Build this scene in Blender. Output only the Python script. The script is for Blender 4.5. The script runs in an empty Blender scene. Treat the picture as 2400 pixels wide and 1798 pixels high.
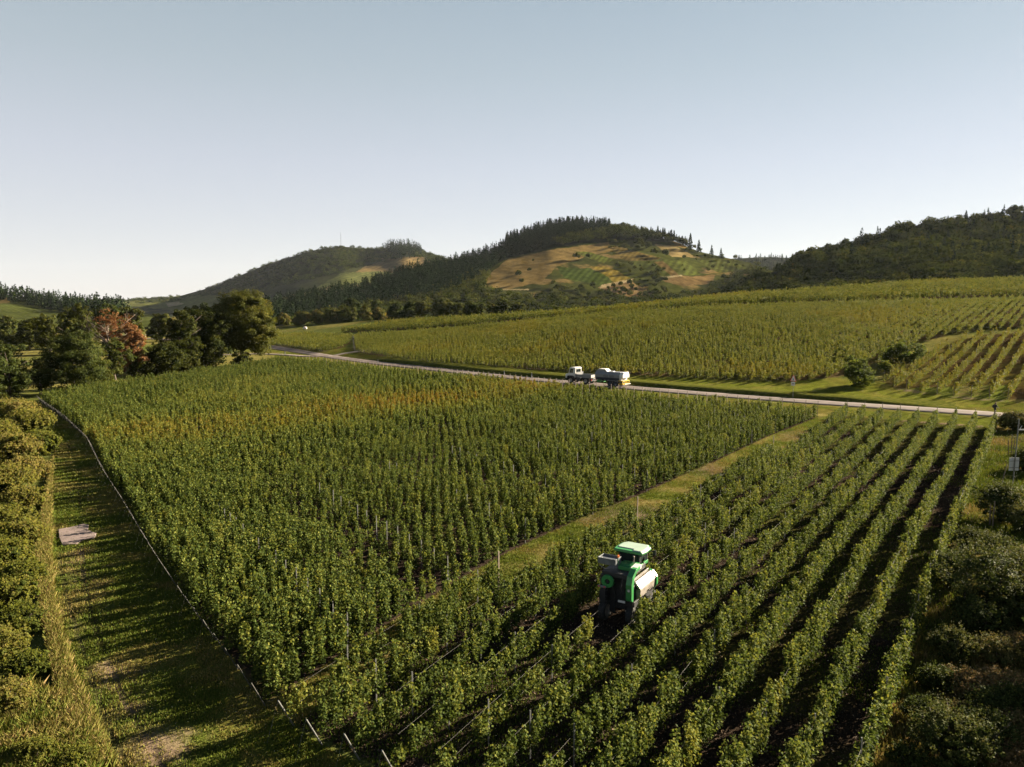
import bpy, math, random
import numpy as np
from mathutils import Vector, Matrix

# ------------------------------------------------------------------ camera, light, exposure
sc = bpy.context.scene
COL = sc.collection
F_PX, HOR, CAM_H = 1750.0, 722.0, 16.0
PITCH = math.atan((899 - HOR) / F_PX)
cam_d = bpy.data.cameras.new('camera')
cam_d.sensor_width = 36.0
cam_d.lens = F_PX / 2400 * 36
cam_d.clip_start = 0.5
cam_d.clip_end = 20000
cam = bpy.data.objects.new('camera', cam_d)
cam.location = (0, 0, CAM_H)
cam.rotation_euler = (math.pi / 2 - PITCH, 0, 0)
COL.objects.link(cam)
sc.camera = cam

SUN_AZ, SUN_EL = math.radians(58), math.radians(19)      # azimuth clockwise from +Y
w = bpy.data.worlds.new('World'); sc.world = w; w.use_nodes = True
wn = w.node_tree
bg = wn.nodes['Background']
sky = wn.nodes.new('ShaderNodeTexSky')
sky.sky_type = 'NISHITA'; sky.sun_disc = False
sky.sun_elevation = SUN_EL; sky.sun_rotation = SUN_AZ
sky.air_density = 1.0; sky.dust_density = 0.2; sky.ozone_density = 1.5
bg.inputs['Strength'].default_value = 0.05
# hazy late-summer air: the clear sky veiled by a pale layer that thickens towards the horizon
wtc = wn.nodes.new('ShaderNodeTexCoord'); wsx = wn.nodes.new('ShaderNodeSeparateXYZ'); wrp = wn.nodes.new('ShaderNodeValToRGB')
wn.links.new(wtc.outputs['Generated'], wsx.inputs[0]); wn.links.new(wsx.outputs['Z'], wrp.inputs['Fac'])
we = wrp.color_ramp.elements
for q_, (p_, c_) in enumerate([(0.0, (0.665, 0.645, 0.665)), (0.07, (0.62, 0.61, 0.635)), (0.18, (0.53, 0.54, 0.585)), (0.286, (0.415, 0.46, 0.485)), (0.38, (0.335, 0.395, 0.43)), (0.55, (0.10, 0.15, 0.22)), (1.0, (0.03, 0.05, 0.10))]):
    e_ = we[q_] if q_ < 2 else we.new(p_)
    e_.position = p_; e_.color = (*c_, 1)
wsc = wn.nodes.new('ShaderNodeVectorMath'); wsc.operation = 'SCALE'; wsc.inputs['Scale'].default_value = 3.42
wn.links.new(wrp.outputs['Color'], wsc.inputs[0])
wmx = wn.nodes.new('ShaderNodeMixRGB'); wmx.inputs['Fac'].default_value = 0.9
wn.links.new(sky.outputs[0], wmx.inputs[1]); wn.links.new(wsc.outputs[0], wmx.inputs[2])
wn.links.new(wmx.outputs[0], bg.inputs['Color'])
sd = bpy.data.lights.new('sun', 'SUN'); sd.energy = 5.0; sd.angle = math.radians(0.5)
sd.color = (1.0, 0.86, 0.64)
sun = bpy.data.objects.new('sun', sd); COL.objects.link(sun)
SUND = Vector((math.sin(SUN_AZ) * math.cos(SUN_EL), math.cos(SUN_AZ) * math.cos(SUN_EL), math.sin(SUN_EL)))
sun.rotation_euler = SUND.to_track_quat('Z', 'Y').to_euler()
sun.location = (0, 0, 200)
vs = sc.view_settings
vs.view_transform = 'Standard'; vs.look = 'None'; vs.exposure = 2.7; vs.gamma = 1.0

rng = np.random.default_rng(7)
R35 = np.array([0.573, 0.819])
R35 /= np.linalg.norm(R35)

# ------------------------------------------------------------------ helpers: objects and tags
def tag(o, label=None, cat=None, group=None, kind=None):
    if label: o['label'] = label
    if cat: o['category'] = cat
    if group: o['group'] = group
    if kind: o['kind'] = kind
    return o

def empty(name, loc=(0, 0, 0), rz=0.0):
    o = bpy.data.objects.new(name, None); COL.objects.link(o)
    o.location = loc; o.rotation_euler = (0, 0, rz); o.empty_display_size = 0.3
    return o

def link(name, me, parent=None, loc=None, rz=None):
    o = bpy.data.objects.new(name, me); COL.objects.link(o)
    if parent is not None: o.parent = parent
    if loc is not None: o.location = loc
    if rz is not None: o.rotation_euler = (0, 0, rz)
    return o

def np_mesh(name, V, Fq, mat, attrs=None, cols=None, smooth=False):
    """V (n,3); Fq (m,k) with k 3 or 4; attrs: face floats; cols: point colours"""
    V = np.asarray(V, np.float32); Fq = np.asarray(Fq, np.int32)
    me = bpy.data.meshes.new(name)
    n, (m, k) = len(V), Fq.shape
    me.vertices.add(n); me.vertices.foreach_set('co', V.ravel())
    me.loops.add(m * k); me.loops.foreach_set('vertex_index', Fq.ravel())
    me.polygons.add(m); me.polygons.foreach_set('loop_start', np.arange(0, m * k, k, dtype=np.int32))
    if smooth:
        me.polygons.foreach_set('use_smooth', np.ones(m, bool))
    me.update(calc_edges=True)
    if attrs is not None:
        a = me.attributes.new('tint', 'FLOAT', 'FACE'); a.data.foreach_set('value', np.asarray(attrs, np.float32))
    if cols is not None:
        a = me.color_attributes.new('surface', 'FLOAT_COLOR', 'POINT')
        c = np.ones((n, 4), np.float32); c[:, :3] = cols
        a.data.foreach_set('color', c.ravel())
    if mat is not None: me.materials.append(mat)
    return me

class MB:
    """collects hard-surface shapes into one mesh"""
    def __init__(s): s.v = []; s.f = []
    def add(s, vs_, fs):
        o = len(s.v); s.v += [tuple(p) for p in vs_]; s.f += [tuple(i + o for i in f) for f in fs]; return s
    def box(s, c, d, rx=0, ry=0, rz=0):
        x, y, z = (q / 2 for q in d)
        P = [(-x, -y, -z), (x, -y, -z), (x, y, -z), (-x, y, -z), (-x, -y, z), (x, -y, z), (x, y, z), (-x, y, z)]
        M = Matrix.Rotation(rz, 3, 'Z') @ Matrix.Rotation(ry, 3, 'Y') @ Matrix.Rotation(rx, 3, 'X')
        P = [M @ Vector(p) + Vector(c) for p in P]
        return s.add(P, [(0, 3, 2, 1), (4, 5, 6, 7), (0, 1, 5, 4), (1, 2, 6, 5), (2, 3, 7, 6), (3, 0, 4, 7)])
    def prism(s, prof, a0, a1, axis='x', scale1=1.0, c=(0, 0)):
        """profile extruded between a0 and a1; axis x: profile (y,z); axis y: profile (x,z); axis z: profile (x,y)"""
        def mk(p, a):
            return (a, p[0], p[1]) if axis == 'x' else ((p[0], a, p[1]) if axis == 'y' else (p[0], p[1], a))
        n = len(prof)
        q = [(c[0] + (p[0] - c[0]) * scale1, c[1] + (p[1] - c[1]) * scale1) for p in prof]
        P = [mk(p, a0) for p in prof] + [mk(p, a1) for p in q]
        fs = [tuple(range(n))[::-1], tuple(range(n, 2 * n))] + [(i, (i + 1) % n, n + (i + 1) % n, n + i) for i in range(n)]
        return s.add(P, fs)
    def cyl(s, p0, p1, r0, r1=None, n=12, cap=True):
        p0, p1 = Vector(p0), Vector(p1); r1 = r0 if r1 is None else r1
        z = (p1 - p0).normalized(); x = z.orthogonal().normalized(); y = z.cross(x)
        A = [p0 + (x * math.cos(2 * math.pi * i / n) + y * math.sin(2 * math.pi * i / n)) * r0 for i in range(n)]
        B = [p1 + (x * math.cos(2 * math.pi * i / n) + y * math.sin(2 * math.pi * i / n)) * r1 for i in range(n)]
        fs = [(i, (i + 1) % n, n + (i + 1) % n, n + i) for i in range(n)]
        if cap: fs += [tuple(range(n))[::-1], tuple(range(n, 2 * n))]
        return s.add(A + B, fs)
    def tube(s, pts, rad, n=7):
        pts = [Vector(p) for p in pts]
        rings = []
        for i, p in enumerate(pts):
            d = (pts[min(i + 1, len(pts) - 1)] - pts[max(i - 1, 0)]).normalized()
            x = d.cross(Vector((0.31, 0.87, 0.38))).normalized(); y = d.cross(x)
            rings.append([p + (x * math.cos(2 * math.pi * k / n) + y * math.sin(2 * math.pi * k / n)) * rad[i] for k in range(n)])
        fs = []
        for i in range(len(pts) - 1):
            fs += [(i * n + k, i * n + (k + 1) % n, (i + 1) * n + (k + 1) % n, (i + 1) * n + k) for k in range(n)]
        fs += [tuple(range(n))[::-1], tuple(range((len(pts) - 1) * n, len(pts) * n))]
        return s.add([q for r in rings for q in r], fs)
    def lathe(s, prof, c=(0, 0, 0), axis='x', n=24):
        """prof list of (r, a) swept round the axis"""
        P = []
        for r, a in prof:
            for k in range(n):
                t = 2 * math.pi * k / n; u, v = r * math.cos(t), r * math.sin(t)
                P.append((c[0] + a, c[1] + u, c[2] + v) if axis == 'x' else ((c[0] + u, c[1] + a, c[2] + v) if axis == 'y' else (c[0] + u, c[1] + v, c[2] + a)))
        fs = []
        m = len(prof)
        for i in range(m):
            j = (i + 1) % m
            fs += [(i * n + k, i * n + (k + 1) % n, j * n + (k + 1) % n, j * n + k) for k in range(n)]
        return s.add(P, fs)
    def mesh(s, name, mat, smooth=False):
        me = bpy.data.meshes.new(name); me.from_pydata(s.v, [], s.f); me.update()
        if mat: me.materials.append(mat)
        if smooth: me.polygons.foreach_set('use_smooth', np.ones(len(me.polygons), bool))
        return me
    def build(s, name, mat, parent=None, bevel=0.0, smooth=False, loc=None, rz=None):
        o = link(name, s.mesh(name, mat, smooth), parent, loc, rz)
        if bevel:
            b = o.modifiers.new('bevel', 'BEVEL'); b.width = bevel; b.segments = 2; b.limit_method = 'ANGLE'
        return o

# ------------------------------------------------------------------ noise
def vnoise(x, y, scale, seed=0):
    x = np.asarray(x, float) / scale + 1000.3 + seed * 17.7; y = np.asarray(y, float) / scale + 1000.7 + seed * 9.1
    xi, yi = np.floor(x).astype(np.int64), np.floor(y).astype(np.int64)
    fx, fy = x - xi, y - yi
    fx = fx * fx * (3 - 2 * fx); fy = fy * fy * (3 - 2 * fy)
    def h(a, b):
        n = (a * 374761393 + b * 668265263 + seed * 362437) & 0xFFFFFFFF
        n = ((n ^ (n >> 13)) * 1274126177) & 0xFFFFFFFF
        return ((n ^ (n >> 16)) & 0xFFFF) / 65535.0
    return (h(xi, yi) * (1 - fx) + h(xi + 1, yi) * fx) * (1 - fy) + (h(xi, yi + 1) * (1 - fx) + h(xi + 1, yi + 1) * fx) * fy

def fbm(x, y, scale, seed=0, o=4):
    s = 0; a = 0.5; t = 0
    for i in range(o):
        s = s + a * vnoise(x, y, scale / 2 ** i, seed + i); t += a; a *= 0.5
    return s / t

def sstep(a, b, x):
    t = np.clip((x - a) / (b - a), 0, 1); return t * t * (3 - 2 * t)

# ------------------------------------------------------------------ the lie of the land
# columns across the view: (pixel column, road distance, road height, terrace distance & height, ridge distance & height)
_cols = [(-1200, 330, -0.5, 430, -2, 600, -4), (0, 370, -0.3, 450, -1, 600, -3), (300, 380, 0.0, 450, 0, 560, 0), (620, 305, 0.5, 380, 2.5, 440, 4.5),
         (770, 231, 0.7, 330, 4.0, 420, 7.5), (1000, 183.5, 0.9, 300, 6.8, 400, 11.5), (1400, 143, 1.1, 270, 13.2, 370, 14.9),
         (1700, 128.3, 0.9, 255, 16.3, 360, 21.1), (2000, 117.7, 0.6, 250, 17.8, 370, 26.0), (2400, 105, 0.3, 250, 19.2, 390, 31.0), (3000, 95, 0.0, 250, 22, 400, 38), (4200, 90, 0, 250, 26, 400, 46)]
_A = np.linspace(-2.4, 2.4, 1201)
def _smooth(vals):
    v = np.interp(_A, [(c[0] - 1200) / F_PX for c in _cols], vals)
    k = np.exp(-0.5 * (np.arange(-40, 41) / 14.0) ** 2); k /= k.sum()
    return np.convolve(np.pad(v, 40, mode='edge'), k, mode='valid')
_dr, _zr, _dt, _zt, _dg, _zg = (_smooth([c[i] for c in _cols]) for i in range(1, 7))
_D = [0 * _dr, 0 * _dr + 30, 0.62 * _dr + 6, _dr - 3.0, _dr + 9, _dt, _dg, _dg + 130, 0 * _dr + 1100, 0 * _dr + 9000]
_right = sstep(0.2, 0.8, _A)
_Z = [0 * _dr, 0 * _dr, 0.25 * _zr, _zr, _zr + 0.75, _zt, _zg, _zg * (0.15 + 0.55 * _right) - 6 * (1 - _right), 0 * _dr - 8, 0 * _dr - 20]

def ground(x, y):
    x = np.asarray(x, float); y = np.asarray(y, float)
    yy = np.maximum(y, 4.0); a = np.clip(x / yy, -2.39, 2.39)
    D = [np.interp(a, _A, d) for d in _D]; Z = [np.interp(a, _A, z) for z in _Z]
    K = len(D)
    sl = [(Z[k + 1] - Z[k]) / (D[k + 1] - D[k]) for k in range(K - 1)]
    m = [sl[0]]
    for k in range(1, K - 1):
        p = sl[k - 1] * sl[k]
        m.append(np.where(p > 0, 2 * p / np.where(np.abs(sl[k - 1] + sl[k]) < 1e-9, 1, sl[k - 1] + sl[k]), 0))
    m.append(sl[-1])
    out = np.where(y <= 0, 0.0, Z[-1])
    for k in range(K - 1):
        h = D[k + 1] - D[k]; t = (yy - D[k]) / h
        t2, t3 = t * t, t * t * t
        val = (2 * t3 - 3 * t2 + 1) * Z[k] + (t3 - 2 * t2 + t) * h * m[k] + (-2 * t3 + 3 * t2) * Z[k + 1] + (t3 - t2) * h * m[k + 1]
        out = np.where((t >= 0) & (t < 1) & (y > 0), val, out)
    return out

def gz(x, y): return float(ground(np.array([x]), np.array([y]))[0])

def ray(u, v):
    cx, cy = (u - 1200) / F_PX, -(v - 899) / F_PX
    return (cx, math.cos(PITCH) + cy * math.sin(PITCH), -math.sin(PITCH) + cy * math.cos(PITCH))

def at(u, v):
    """where the sight line through a place in the survey photograph meets the land"""
    dx, dy, dz = ray(u, v)
    d = np.geomspace(6, 2500, 2500)
    g = CAM_H + d * dz / dy - ground(d * dx / dy, d)
    i = int(np.argmax(g < 0)) if (g < 0).any() else len(d) - 1
    t = g[i - 1] / (g[i - 1] - g[i]) if i > 0 else 0
    dd = d[i - 1] + (d[i] - d[i - 1]) * t
    x = dd * dx / dy
    return np.array([x, dd, gz(x, dd)])

def atd(u, v, d):
    dx, dy, dz = ray(u, v); return np.array([d * dx / dy, d, CAM_H + d * dz / dy])

def ppm(d): return F_PX / d       # survey pixels per metre at a distance

# ------------------------------------------------------------------ materials
def mat_new(name):
    m = bpy.data.materials.new(name); m.use_nodes = True
    return m, m.node_tree.nodes, m.node_tree.links

def plain(name, col, rough=0.6, metal=0.0, var=0.12, scale=3.0, spec=0.5, dirt=None):
    m, N, L = mat_new(name); b = N['Principled BSDF']
    b.inputs['Roughness'].default_value = rough; b.inputs['Metallic'].default_value = metal
    b.inputs['Specular IOR Level'].default_value = spec
    tc = N.new('ShaderNodeTexCoord'); nz = N.new('ShaderNodeTexNoise'); nz.inputs['Scale'].default_value = scale; nz.inputs['Detail'].default_value = 5
    L.new(tc.outputs['Object'], nz.inputs['Vector'])
    r = N.new('ShaderNodeValToRGB')
    d = dirt or tuple(c * (1 - 2.5 * var) for c in col)
    r.color_ramp.elements[0].position = 0.3; r.color_ramp.elements[0].color = (*d, 1)
    r.color_ramp.elements[1].position = 0.55; r.color_ramp.elements[1].color = (*col, 1)
    e = r.color_ramp.elements.new(0.8); e.color = (*(min(1, c * (1 + var)) for c in col), 1)
    L.new(nz.outputs['Fac'], r.inputs['Fac']); L.new(r.outputs['Color'], b.inputs['Base Color'])
    return m

LEAF_K = 0.80
def leaf_mat(name, stops, trans=0.3, rough=0.75, spec=0.03):
    m, N, L = mat_new(name); b = N['Principled BSDF']; out = N['Material Output']
    at_ = N.new('ShaderNodeAttribute'); at_.attribute_name = 'tint'
    r = N.new('ShaderNodeValToRGB'); el = r.color_ramp.elements
    stops = [(p, tuple(q * LEAF_K for q in c)) for p, c in stops]
    el[0].position, el[0].color = stops[0][0], (*stops[0][1], 1)
    el[1].position, el[1].color = stops[-1][0], (*stops[-1][1], 1)
    for p, c in stops[1:-1]:
        e = el.new(p); e.color = (*c, 1)
    L.new(at_.outputs['Fac'], r.inputs['Fac'])
    b.inputs['Roughness'].default_value = rough; b.inputs['Specular IOR Level'].default_value = spec
    L.new(r.outputs['Color'], b.inputs['Base Color'])
    t = N.new('ShaderNodeBsdfTranslucent')
    hs = N.new('ShaderNodeHueSaturation'); hs.inputs['Hue'].default_value = 0.485; hs.inputs['Saturation'].default_value = 1.1; hs.inputs['Value'].default_value = 1.6
    L.new(r.outputs['Color'], hs.inputs['Color']); L.new(hs.outputs['Color'], t.inputs['Color'])
    mx = N.new('ShaderNodeMixShader'); mx.inputs['Fac'].default_value = trans
    L.new(b.outputs[0], mx.inputs[1]); L.new(t.outputs[0], mx.inputs[2]); L.new(mx.outputs[0], out.inputs['Surface'])
    return m

M = {}
M['vine'] = leaf_mat('vine_leaf', [(0, (0.020, 0.032, 0.007)), (0.3, (0.060, 0.086, 0.020)), (0.55, (0.130, 0.145, 0.032)), (0.78, (0.15, 0.135, 0.022)), (1.0, (0.17, 0.095, 0.020))], trans=0.26, rough=0.7, spec=0.025)
M['oak'] = leaf_mat('oak_leaf', [(0, (0.014, 0.022, 0.006)), (0.5, (0.058, 0.064, 0.013)), (1.0, (0.13, 0.115, 0.024))])
M['rust'] = leaf_mat('rust_leaf', [(0, (0.08, 0.038, 0.016)), (0.5, (0.17, 0.088, 0.036)), (1.0, (0.23, 0.135, 0.06))])
M['conifer'] = leaf_mat('conifer_needles', [(0, (0.010, 0.018, 0.010)), (0.6, (0.022, 0.034, 0.014)), (1.0, (0.045, 0.055, 0.018))], trans=0.04, rough=0.9, spec=0.0)
M['broad'] = leaf_mat('broadleaf', [(0, (0.018, 0.028, 0.009)), (0.45, (0.042, 0.055, 0.014)), (0.8, (0.085, 0.085, 0.020)), (1.0, (0.14, 0.10, 0.025))])
M['shrub'] = leaf_mat('shrub_leaf', [(0, (0.022, 0.036, 0.012)), (0.4, (0.060, 0.078, 0.016)), (0.7, (0.125, 0.128, 0.028)), (1.0, (0.19, 0.15, 0.055))], trans=0.48)
M['scrub'] = leaf_mat('scrub_leaf', [(0, (0.018, 0.028, 0.009)), (0.4, (0.046, 0.062, 0.016)), (0.7, (0.115, 0.108, 0.034)), (1.0, (0.19, 0.13, 0.06))], trans=0.18)
M['grassb'] = leaf_mat('grass_blade', [(0, (0.035, 0.062, 0.010)), (0.4, (0.082, 0.112, 0.018)), (0.7, (0.17, 0.15, 0.04)), (1.0, (0.27, 0.19, 0.085))], trans=0.14, rough=0.8)
M['hillwood'] = leaf_mat('hill_broadleaf', [(0, (0.013, 0.022, 0.006)), (0.45, (0.042, 0.056, 0.012)), (0.8, (0.090, 0.092, 0.020)), (1.0, (0.14, 0.11, 0.025))], trans=0.15, rough=0.9, spec=0.0)
M['bark'] = plain('bark', (0.075, 0.055, 0.040), 0.9, var=0.25, scale=6)
M['palebark'] = plain('pale_bark', (0.20, 0.15, 0.11), 0.9, var=0.2, scale=6)
M['steel'] = plain('galvanised_steel', (0.13, 0.13, 0.125), 0.6, 0.3, 0.12, 8)
M['wood'] = plain('weathered_wood', (0.16, 0.12, 0.09), 0.85, var=0.2, scale=10)
M['wire'] = plain('wire', (0.12, 0.11, 0.10), 0.6, 0.2)

def ground_mat(name, scale, bump=0.6, lo=0.55, hi=1.5):
    m, N, L = mat_new(name); b = N['Principled BSDF']
    a = N.new('ShaderNodeAttribute'); a.attribute_name = 'surface'
    tc = N.new('ShaderNodeTexCoord')
    n1 = N.new('ShaderNodeTexNoise'); n1.inputs['Scale'].default_value = scale; n1.inputs['Detail'].default_value = 8; n1.inputs['Roughness'].default_value = 0.7
    n2 = N.new('ShaderNodeTexNoise'); n2.inputs['Scale'].default_value = scale * 0.11; n2.inputs['Detail'].default_value = 4
    L.new(tc.outputs['Object'], n1.inputs['Vector']); L.new(tc.outputs['Object'], n2.inputs['Vector'])
    mr = N.new('ShaderNodeMapRange'); mr.inputs['From Min'].default_value = 0.3; mr.inputs['From Max'].default_value = 0.7
    mr.inputs['To Min'].default_value = lo; mr.inputs['To Max'].default_value = hi
    L.new(n1.outputs['Fac'], mr.inputs['Value'])
    mr2 = N.new('ShaderNodeMapRange'); mr2.inputs['From Min'].default_value = 0.3; mr2.inputs['From Max'].default_value = 0.7
    mr2.inputs['To Min'].default_value = 0.75; mr2.inputs['To Max'].default_value = 1.25
    L.new(n2.outputs['Fac'], mr2.inputs['Value'])
    mu = N.new('ShaderNodeMath'); mu.operation = 'MULTIPLY'; L.new(mr.outputs[0], mu.inputs[0]); L.new(mr2.outputs[0], mu.inputs[1])
    vm = N.new('ShaderNodeVectorMath'); vm.operation = 'SCALE'; L.new(a.outputs['Color'], vm.inputs[0]); L.new(mu.outputs[0], vm.inputs['Scale'])
    L.new(vm.outputs[0], b.inputs['Base Color'])
    b.inputs['Roughness'].default_value = 1.0; b.inputs['Specular IOR Level'].default_value = 0.0
    bp = N.new('ShaderNodeBump'); bp.inputs['Strength'].default_value = bump; bp.inputs['Distance'].default_value = 0.15
    L.new(n1.outputs['Fac'], bp.inputs['Height']); L.new(bp.outputs[0], b.inputs['Normal'])
    return m
M['ground'] = ground_mat('earth_and_turf', 5.0)
M['hill'] = ground_mat('hillside', 0.11, 0.5, 0.55, 1.5)
M['road'] = plain('road_asphalt', (0.125, 0.102, 0.093), 1.0, var=0.14, scale=0.5, spec=0.05)
M['dirt'] = plain('dirt_track', (0.20, 0.155, 0.115), 0.95, var=0.15, scale=0.7)

# ------------------------------------------------------------------ leaf cards
def cards(P, size, rng, bias=(0, 0, 0.5), asp=0.9, spread=0.65, fold=0.15):
    n = len(P); P = np.asarray(P, float)
    nn = rng.normal(size=(n, 3)) * spread + np.asarray(bias)
    nn /= np.linalg.norm(nn, axis=1, keepdims=True) + 1e-9
    t = np.cross(nn, rng.normal(size=(n, 3))); t /= np.linalg.norm(t, axis=1, keepdims=True) + 1e-9
    b = np.cross(nn, t)
    s = np.broadcast_to(np.asarray(size, float), (n,))[:, None]
    V = np.empty((n, 4, 3))
    V[:, 0] = P - t * s * 0.55; V[:, 2] = P + t * s * 0.55
    V[:, 1] = P + b * s * 0.5 * asp + nn * s * fold; V[:, 3] = P - b * s * 0.5 * asp + nn * s * fold
    return V.reshape(-1, 3), np.arange(4 * n).reshape(n, 4)

def leaf_mesh(name, P, size, tint, mat, rng, **k):
    V, Fq = cards(P, size, rng, **k)
    return np_mesh(name, V, Fq, mat, attrs=np.clip(tint, 0, 1))

# ------------------------------------------------------------------ plans: fields, road, rows
def poly(px): return np.array([at(u, v)[:2] for u, v in px])

def inside(P, x, y):
    x = np.asarray(x); y = np.asarray(y); r = np.zeros(x.shape, bool)
    n = len(P)
    for i in range(n):
        x0, y0 = P[i]; x1, y1 = P[(i + 1) % n]
        if y0 == y1: continue
        c = ((y0 > y) != (y1 > y)) & (x < (x1 - x0) * (y - y0) / (y1 - y0) + x0)
        r ^= c
    return r

def pdist(P, x, y):
    """distance to a polyline"""
    d = np.full(np.shape(x), 1e9)
    for i in range(len(P) - 1):
        ax, ay = P[i]; bx, by = P[i + 1]; lx, ly = bx - ax, by - ay
        t = np.clip(((x - ax) * lx + (y - ay) * ly) / (lx * lx + ly * ly), 0, 1)
        d = np.minimum(d, np.hypot(x - ax - t * lx, y - ay - t * ly))
    return d

def resample(P, step):
    P = np.asarray(P, float); seg = np.hypot(*np.diff(P, axis=0).T); s = np.concatenate([[0], np.cumsum(seg)])
    n = max(2, int(s[-1] / step) + 1); q = np.linspace(0, s[-1], n)
    return np.stack([np.interp(q, s, P[:, 0]), np.interp(q, s, P[:, 1])], 1)

def smooth_line(P, step, it=12):
    P = resample(P, step)
    for _ in range(it):
        P[1:-1] = 0.25 * P[:-2] + 0.5 * P[1:-1] + 0.25 * P[2:]
    return P

LEFT_FEET = [(614, 1648), (545, 1545), (470, 1440), (400, 1335), (310, 1190), (265, 1125), (222, 1045), (165, 992), (100, 945)]
EDGE = smooth_line(poly([(625, 1655), (739, 1572), (829, 1513), (948, 1440), (1135, 1322), (1246, 1264), (1345, 1224), (1445, 1185), (1500, 1160), (1602, 1114), (1703, 1071), (1785, 1030), (1915, 977)]), 2.0, 10)
BLOCK = poly(LEFT_FEET + [(221, 920), (411, 892), (570, 866), (665, 850), (760, 857), (900, 876), (1100, 893), (1300, 916), (1480, 938), (1700, 960), (1915, 978)])
ROAD = smooth_line(poly([(2700, 1012), (2560, 992), (2400, 977), (2175, 961), (1921, 944), (1700, 928), (1480, 910), (1271, 892), (1080, 873), (885, 852), (790, 839), (745, 832), (690, 823), (640, 815), (600, 808), (520, 802), (440, 798), (385, 795), (335, 793), (250, 790)]), 2.0)
ROAD_B = smooth_line(poly([(752, 836), (715, 836), (665, 832), (620, 830), (560, 830), (500, 833)]), 2.0, 6)
TRACK_C = smooth_line(poly([(770, 836), (800, 830), (836, 825), (852, 822)]), 2.0, 4)

# the right-hand rows, laid out where they stand
_vc = np.array([955, 985, 1034, 1128, 1238, 1356, 1500, 1640, 1798, 1900])
_u9 = np.array([2335, 2329, 2311, 2270, 2219, 2170, 2117, 2066, 2004, 1962])
_sp = np.interp(_vc, [955, 1500, 1798, 1900], [43.5, 113, 143, 153])
def right_row(i):
    vend = 957 + (i - 1) * 3.0 if i >= 1 else {0: 1046, -1: 1200, -2: 1338}[i]
    vq = np.concatenate([[vend], _vc[_vc > vend + 8]])
    u9 = np.interp(vq, _vc, _u9); sp = np.interp(vq, _vc, _sp)
    P = np.array([at(a, 722 + (v - 722) / 0.925)[:2] for a, v in zip(u9 - (9 - i) * sp, vq)])[::-1]
    P = np.concatenate([[P[0] + (P[0] - P[2]) / np.linalg.norm(P[0] - P[2]) * 14], P])
    P = smooth_line(P, 1.0, 60)
    s = P @ R35
    return P[s >= 17.4]
RIGHT = {i: right_row(i) for i in range(-2, 10)}
RB = np.concatenate([RIGHT[-2][:1], RIGHT[-2][-1:], RIGHT[-1][-1:], RIGHT[0][-1:], np.array([RIGHT[i][-1] for i in range(1, 10)]), RIGHT[9][::-1]])

R39 = np.array([0.627, 0.779]); R39 /= np.linalg.norm(R39)
U1A = poly([(600, 800), (641, 809), (758, 825), (800, 816), (822, 803), (828, 790), (700, 786), (620, 788)])
EDGE_R = [(1962, 885), (2058, 848), (2166, 803), (2225, 784), (2300, 776), (2400, 768), (2700, 745)]
TIER = [(2700, 690), (2400, 703), (2200, 708), (2000, 713), (1850, 717), (1700, 722), (1560, 731), (1400, 742), (1250, 755), (1100, 770), (1000, 778), (900, 784), (830, 788)]
U1B = poly([(834, 825), (980, 850), (1138, 860), (1321, 872), (1480, 879), (1638, 888), (1796, 895), (1900, 894)] + EDGE_R + TIER[1:])
U2 = poly([(800, 779), (900, 776), (1000, 770), (1100, 762), (1250, 747), (1400, 735), (1560, 724), (1700, 715), (2000, 705), (2400, 694), (2700, 680), (2700, 640), (2400, 657), (2200, 664), (2000, 677), (1850, 689), (1700, 698), (1560, 714), (1400, 729), (1250, 739), (1100, 747), (1000, 752), (930, 756)])
YOUNG = poly([(2062, 893), (2110, 915), (2200, 926), (2300, 934), (2400, 938), (2700, 950), (2700, 756), (2400, 778), (2300, 786), (2240, 798), (2190, 822)])
CORRIDOR = poly([(614, 1648), (545, 1545), (470, 1440), (400, 1335), (310, 1190), (265, 1125), (222, 1045), (165, 992), (100, 945), (40, 944), (70, 970), (128, 1010), (125, 1070), (108, 1160), (100, 1250), (112, 1350), (132, 1450), (155, 1560), (195, 1660), (250, 1760), (300, 1840), (420, 2200), (1400, 2300), (1010, 1900), (884, 1818), (756, 1748), (700, 1712), (660, 1680)])
STRAW = poly([(125, 1070), (108, 1160), (92, 1250), (80, 1330), (95, 1420), (110, 1500), (130, 1600), (150, 1700), (180, 1800), (265, 1800), (225, 1700), (180, 1600), (150, 1500), (128, 1400), (120, 1300), (122, 1180)])
RUT1 = poly([(112, 1010), (124, 1060), (130, 1150), (134, 1250), (142, 1330), (155, 1400), (185, 1500), (215, 1600), (260, 1720), (310, 1830)])
RUT2 = poly([(140, 1010), (168, 1060), (186, 1110), (187, 1180), (190, 1260), (196, 1360), (215, 1450), (250, 1550), (290, 1640), (340, 1730), (400, 1830)])
BARE = [poly([(345, 1735), (452, 1715), (448, 1765), (375, 1800), (350, 1800)]), poly([(195, 1300), (245, 1330), (240, 1365), (200, 1360)]), poly([(240, 1560), (345, 1590), (320, 1660), (275, 1640)]), poly([(175, 1285), (195, 1290), (185, 1330), (165, 1325)])]
VERGE = poly([(1080, 866), (1300, 872), (1480, 879), (1638, 888), (1796, 895), (1962, 886), (2060, 892), (2110, 915), (2250, 935), (2330, 955), (2200, 958), (1921, 940), (1700, 923), (1480, 905), (1271, 888)])
ROUGH = poly([(2335, 990), (2318, 1040), (2275, 1140), (2222, 1250), (2170, 1380), (2100, 1600), (2030, 1850), (2600, 1850), (2800, 1000), (2400, 992)])

# ------------------------------------------------------------------ the ground sheet
def lerp3(a, b, t): return a + (np.asarray(b) - a) * t[:, None]

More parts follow.
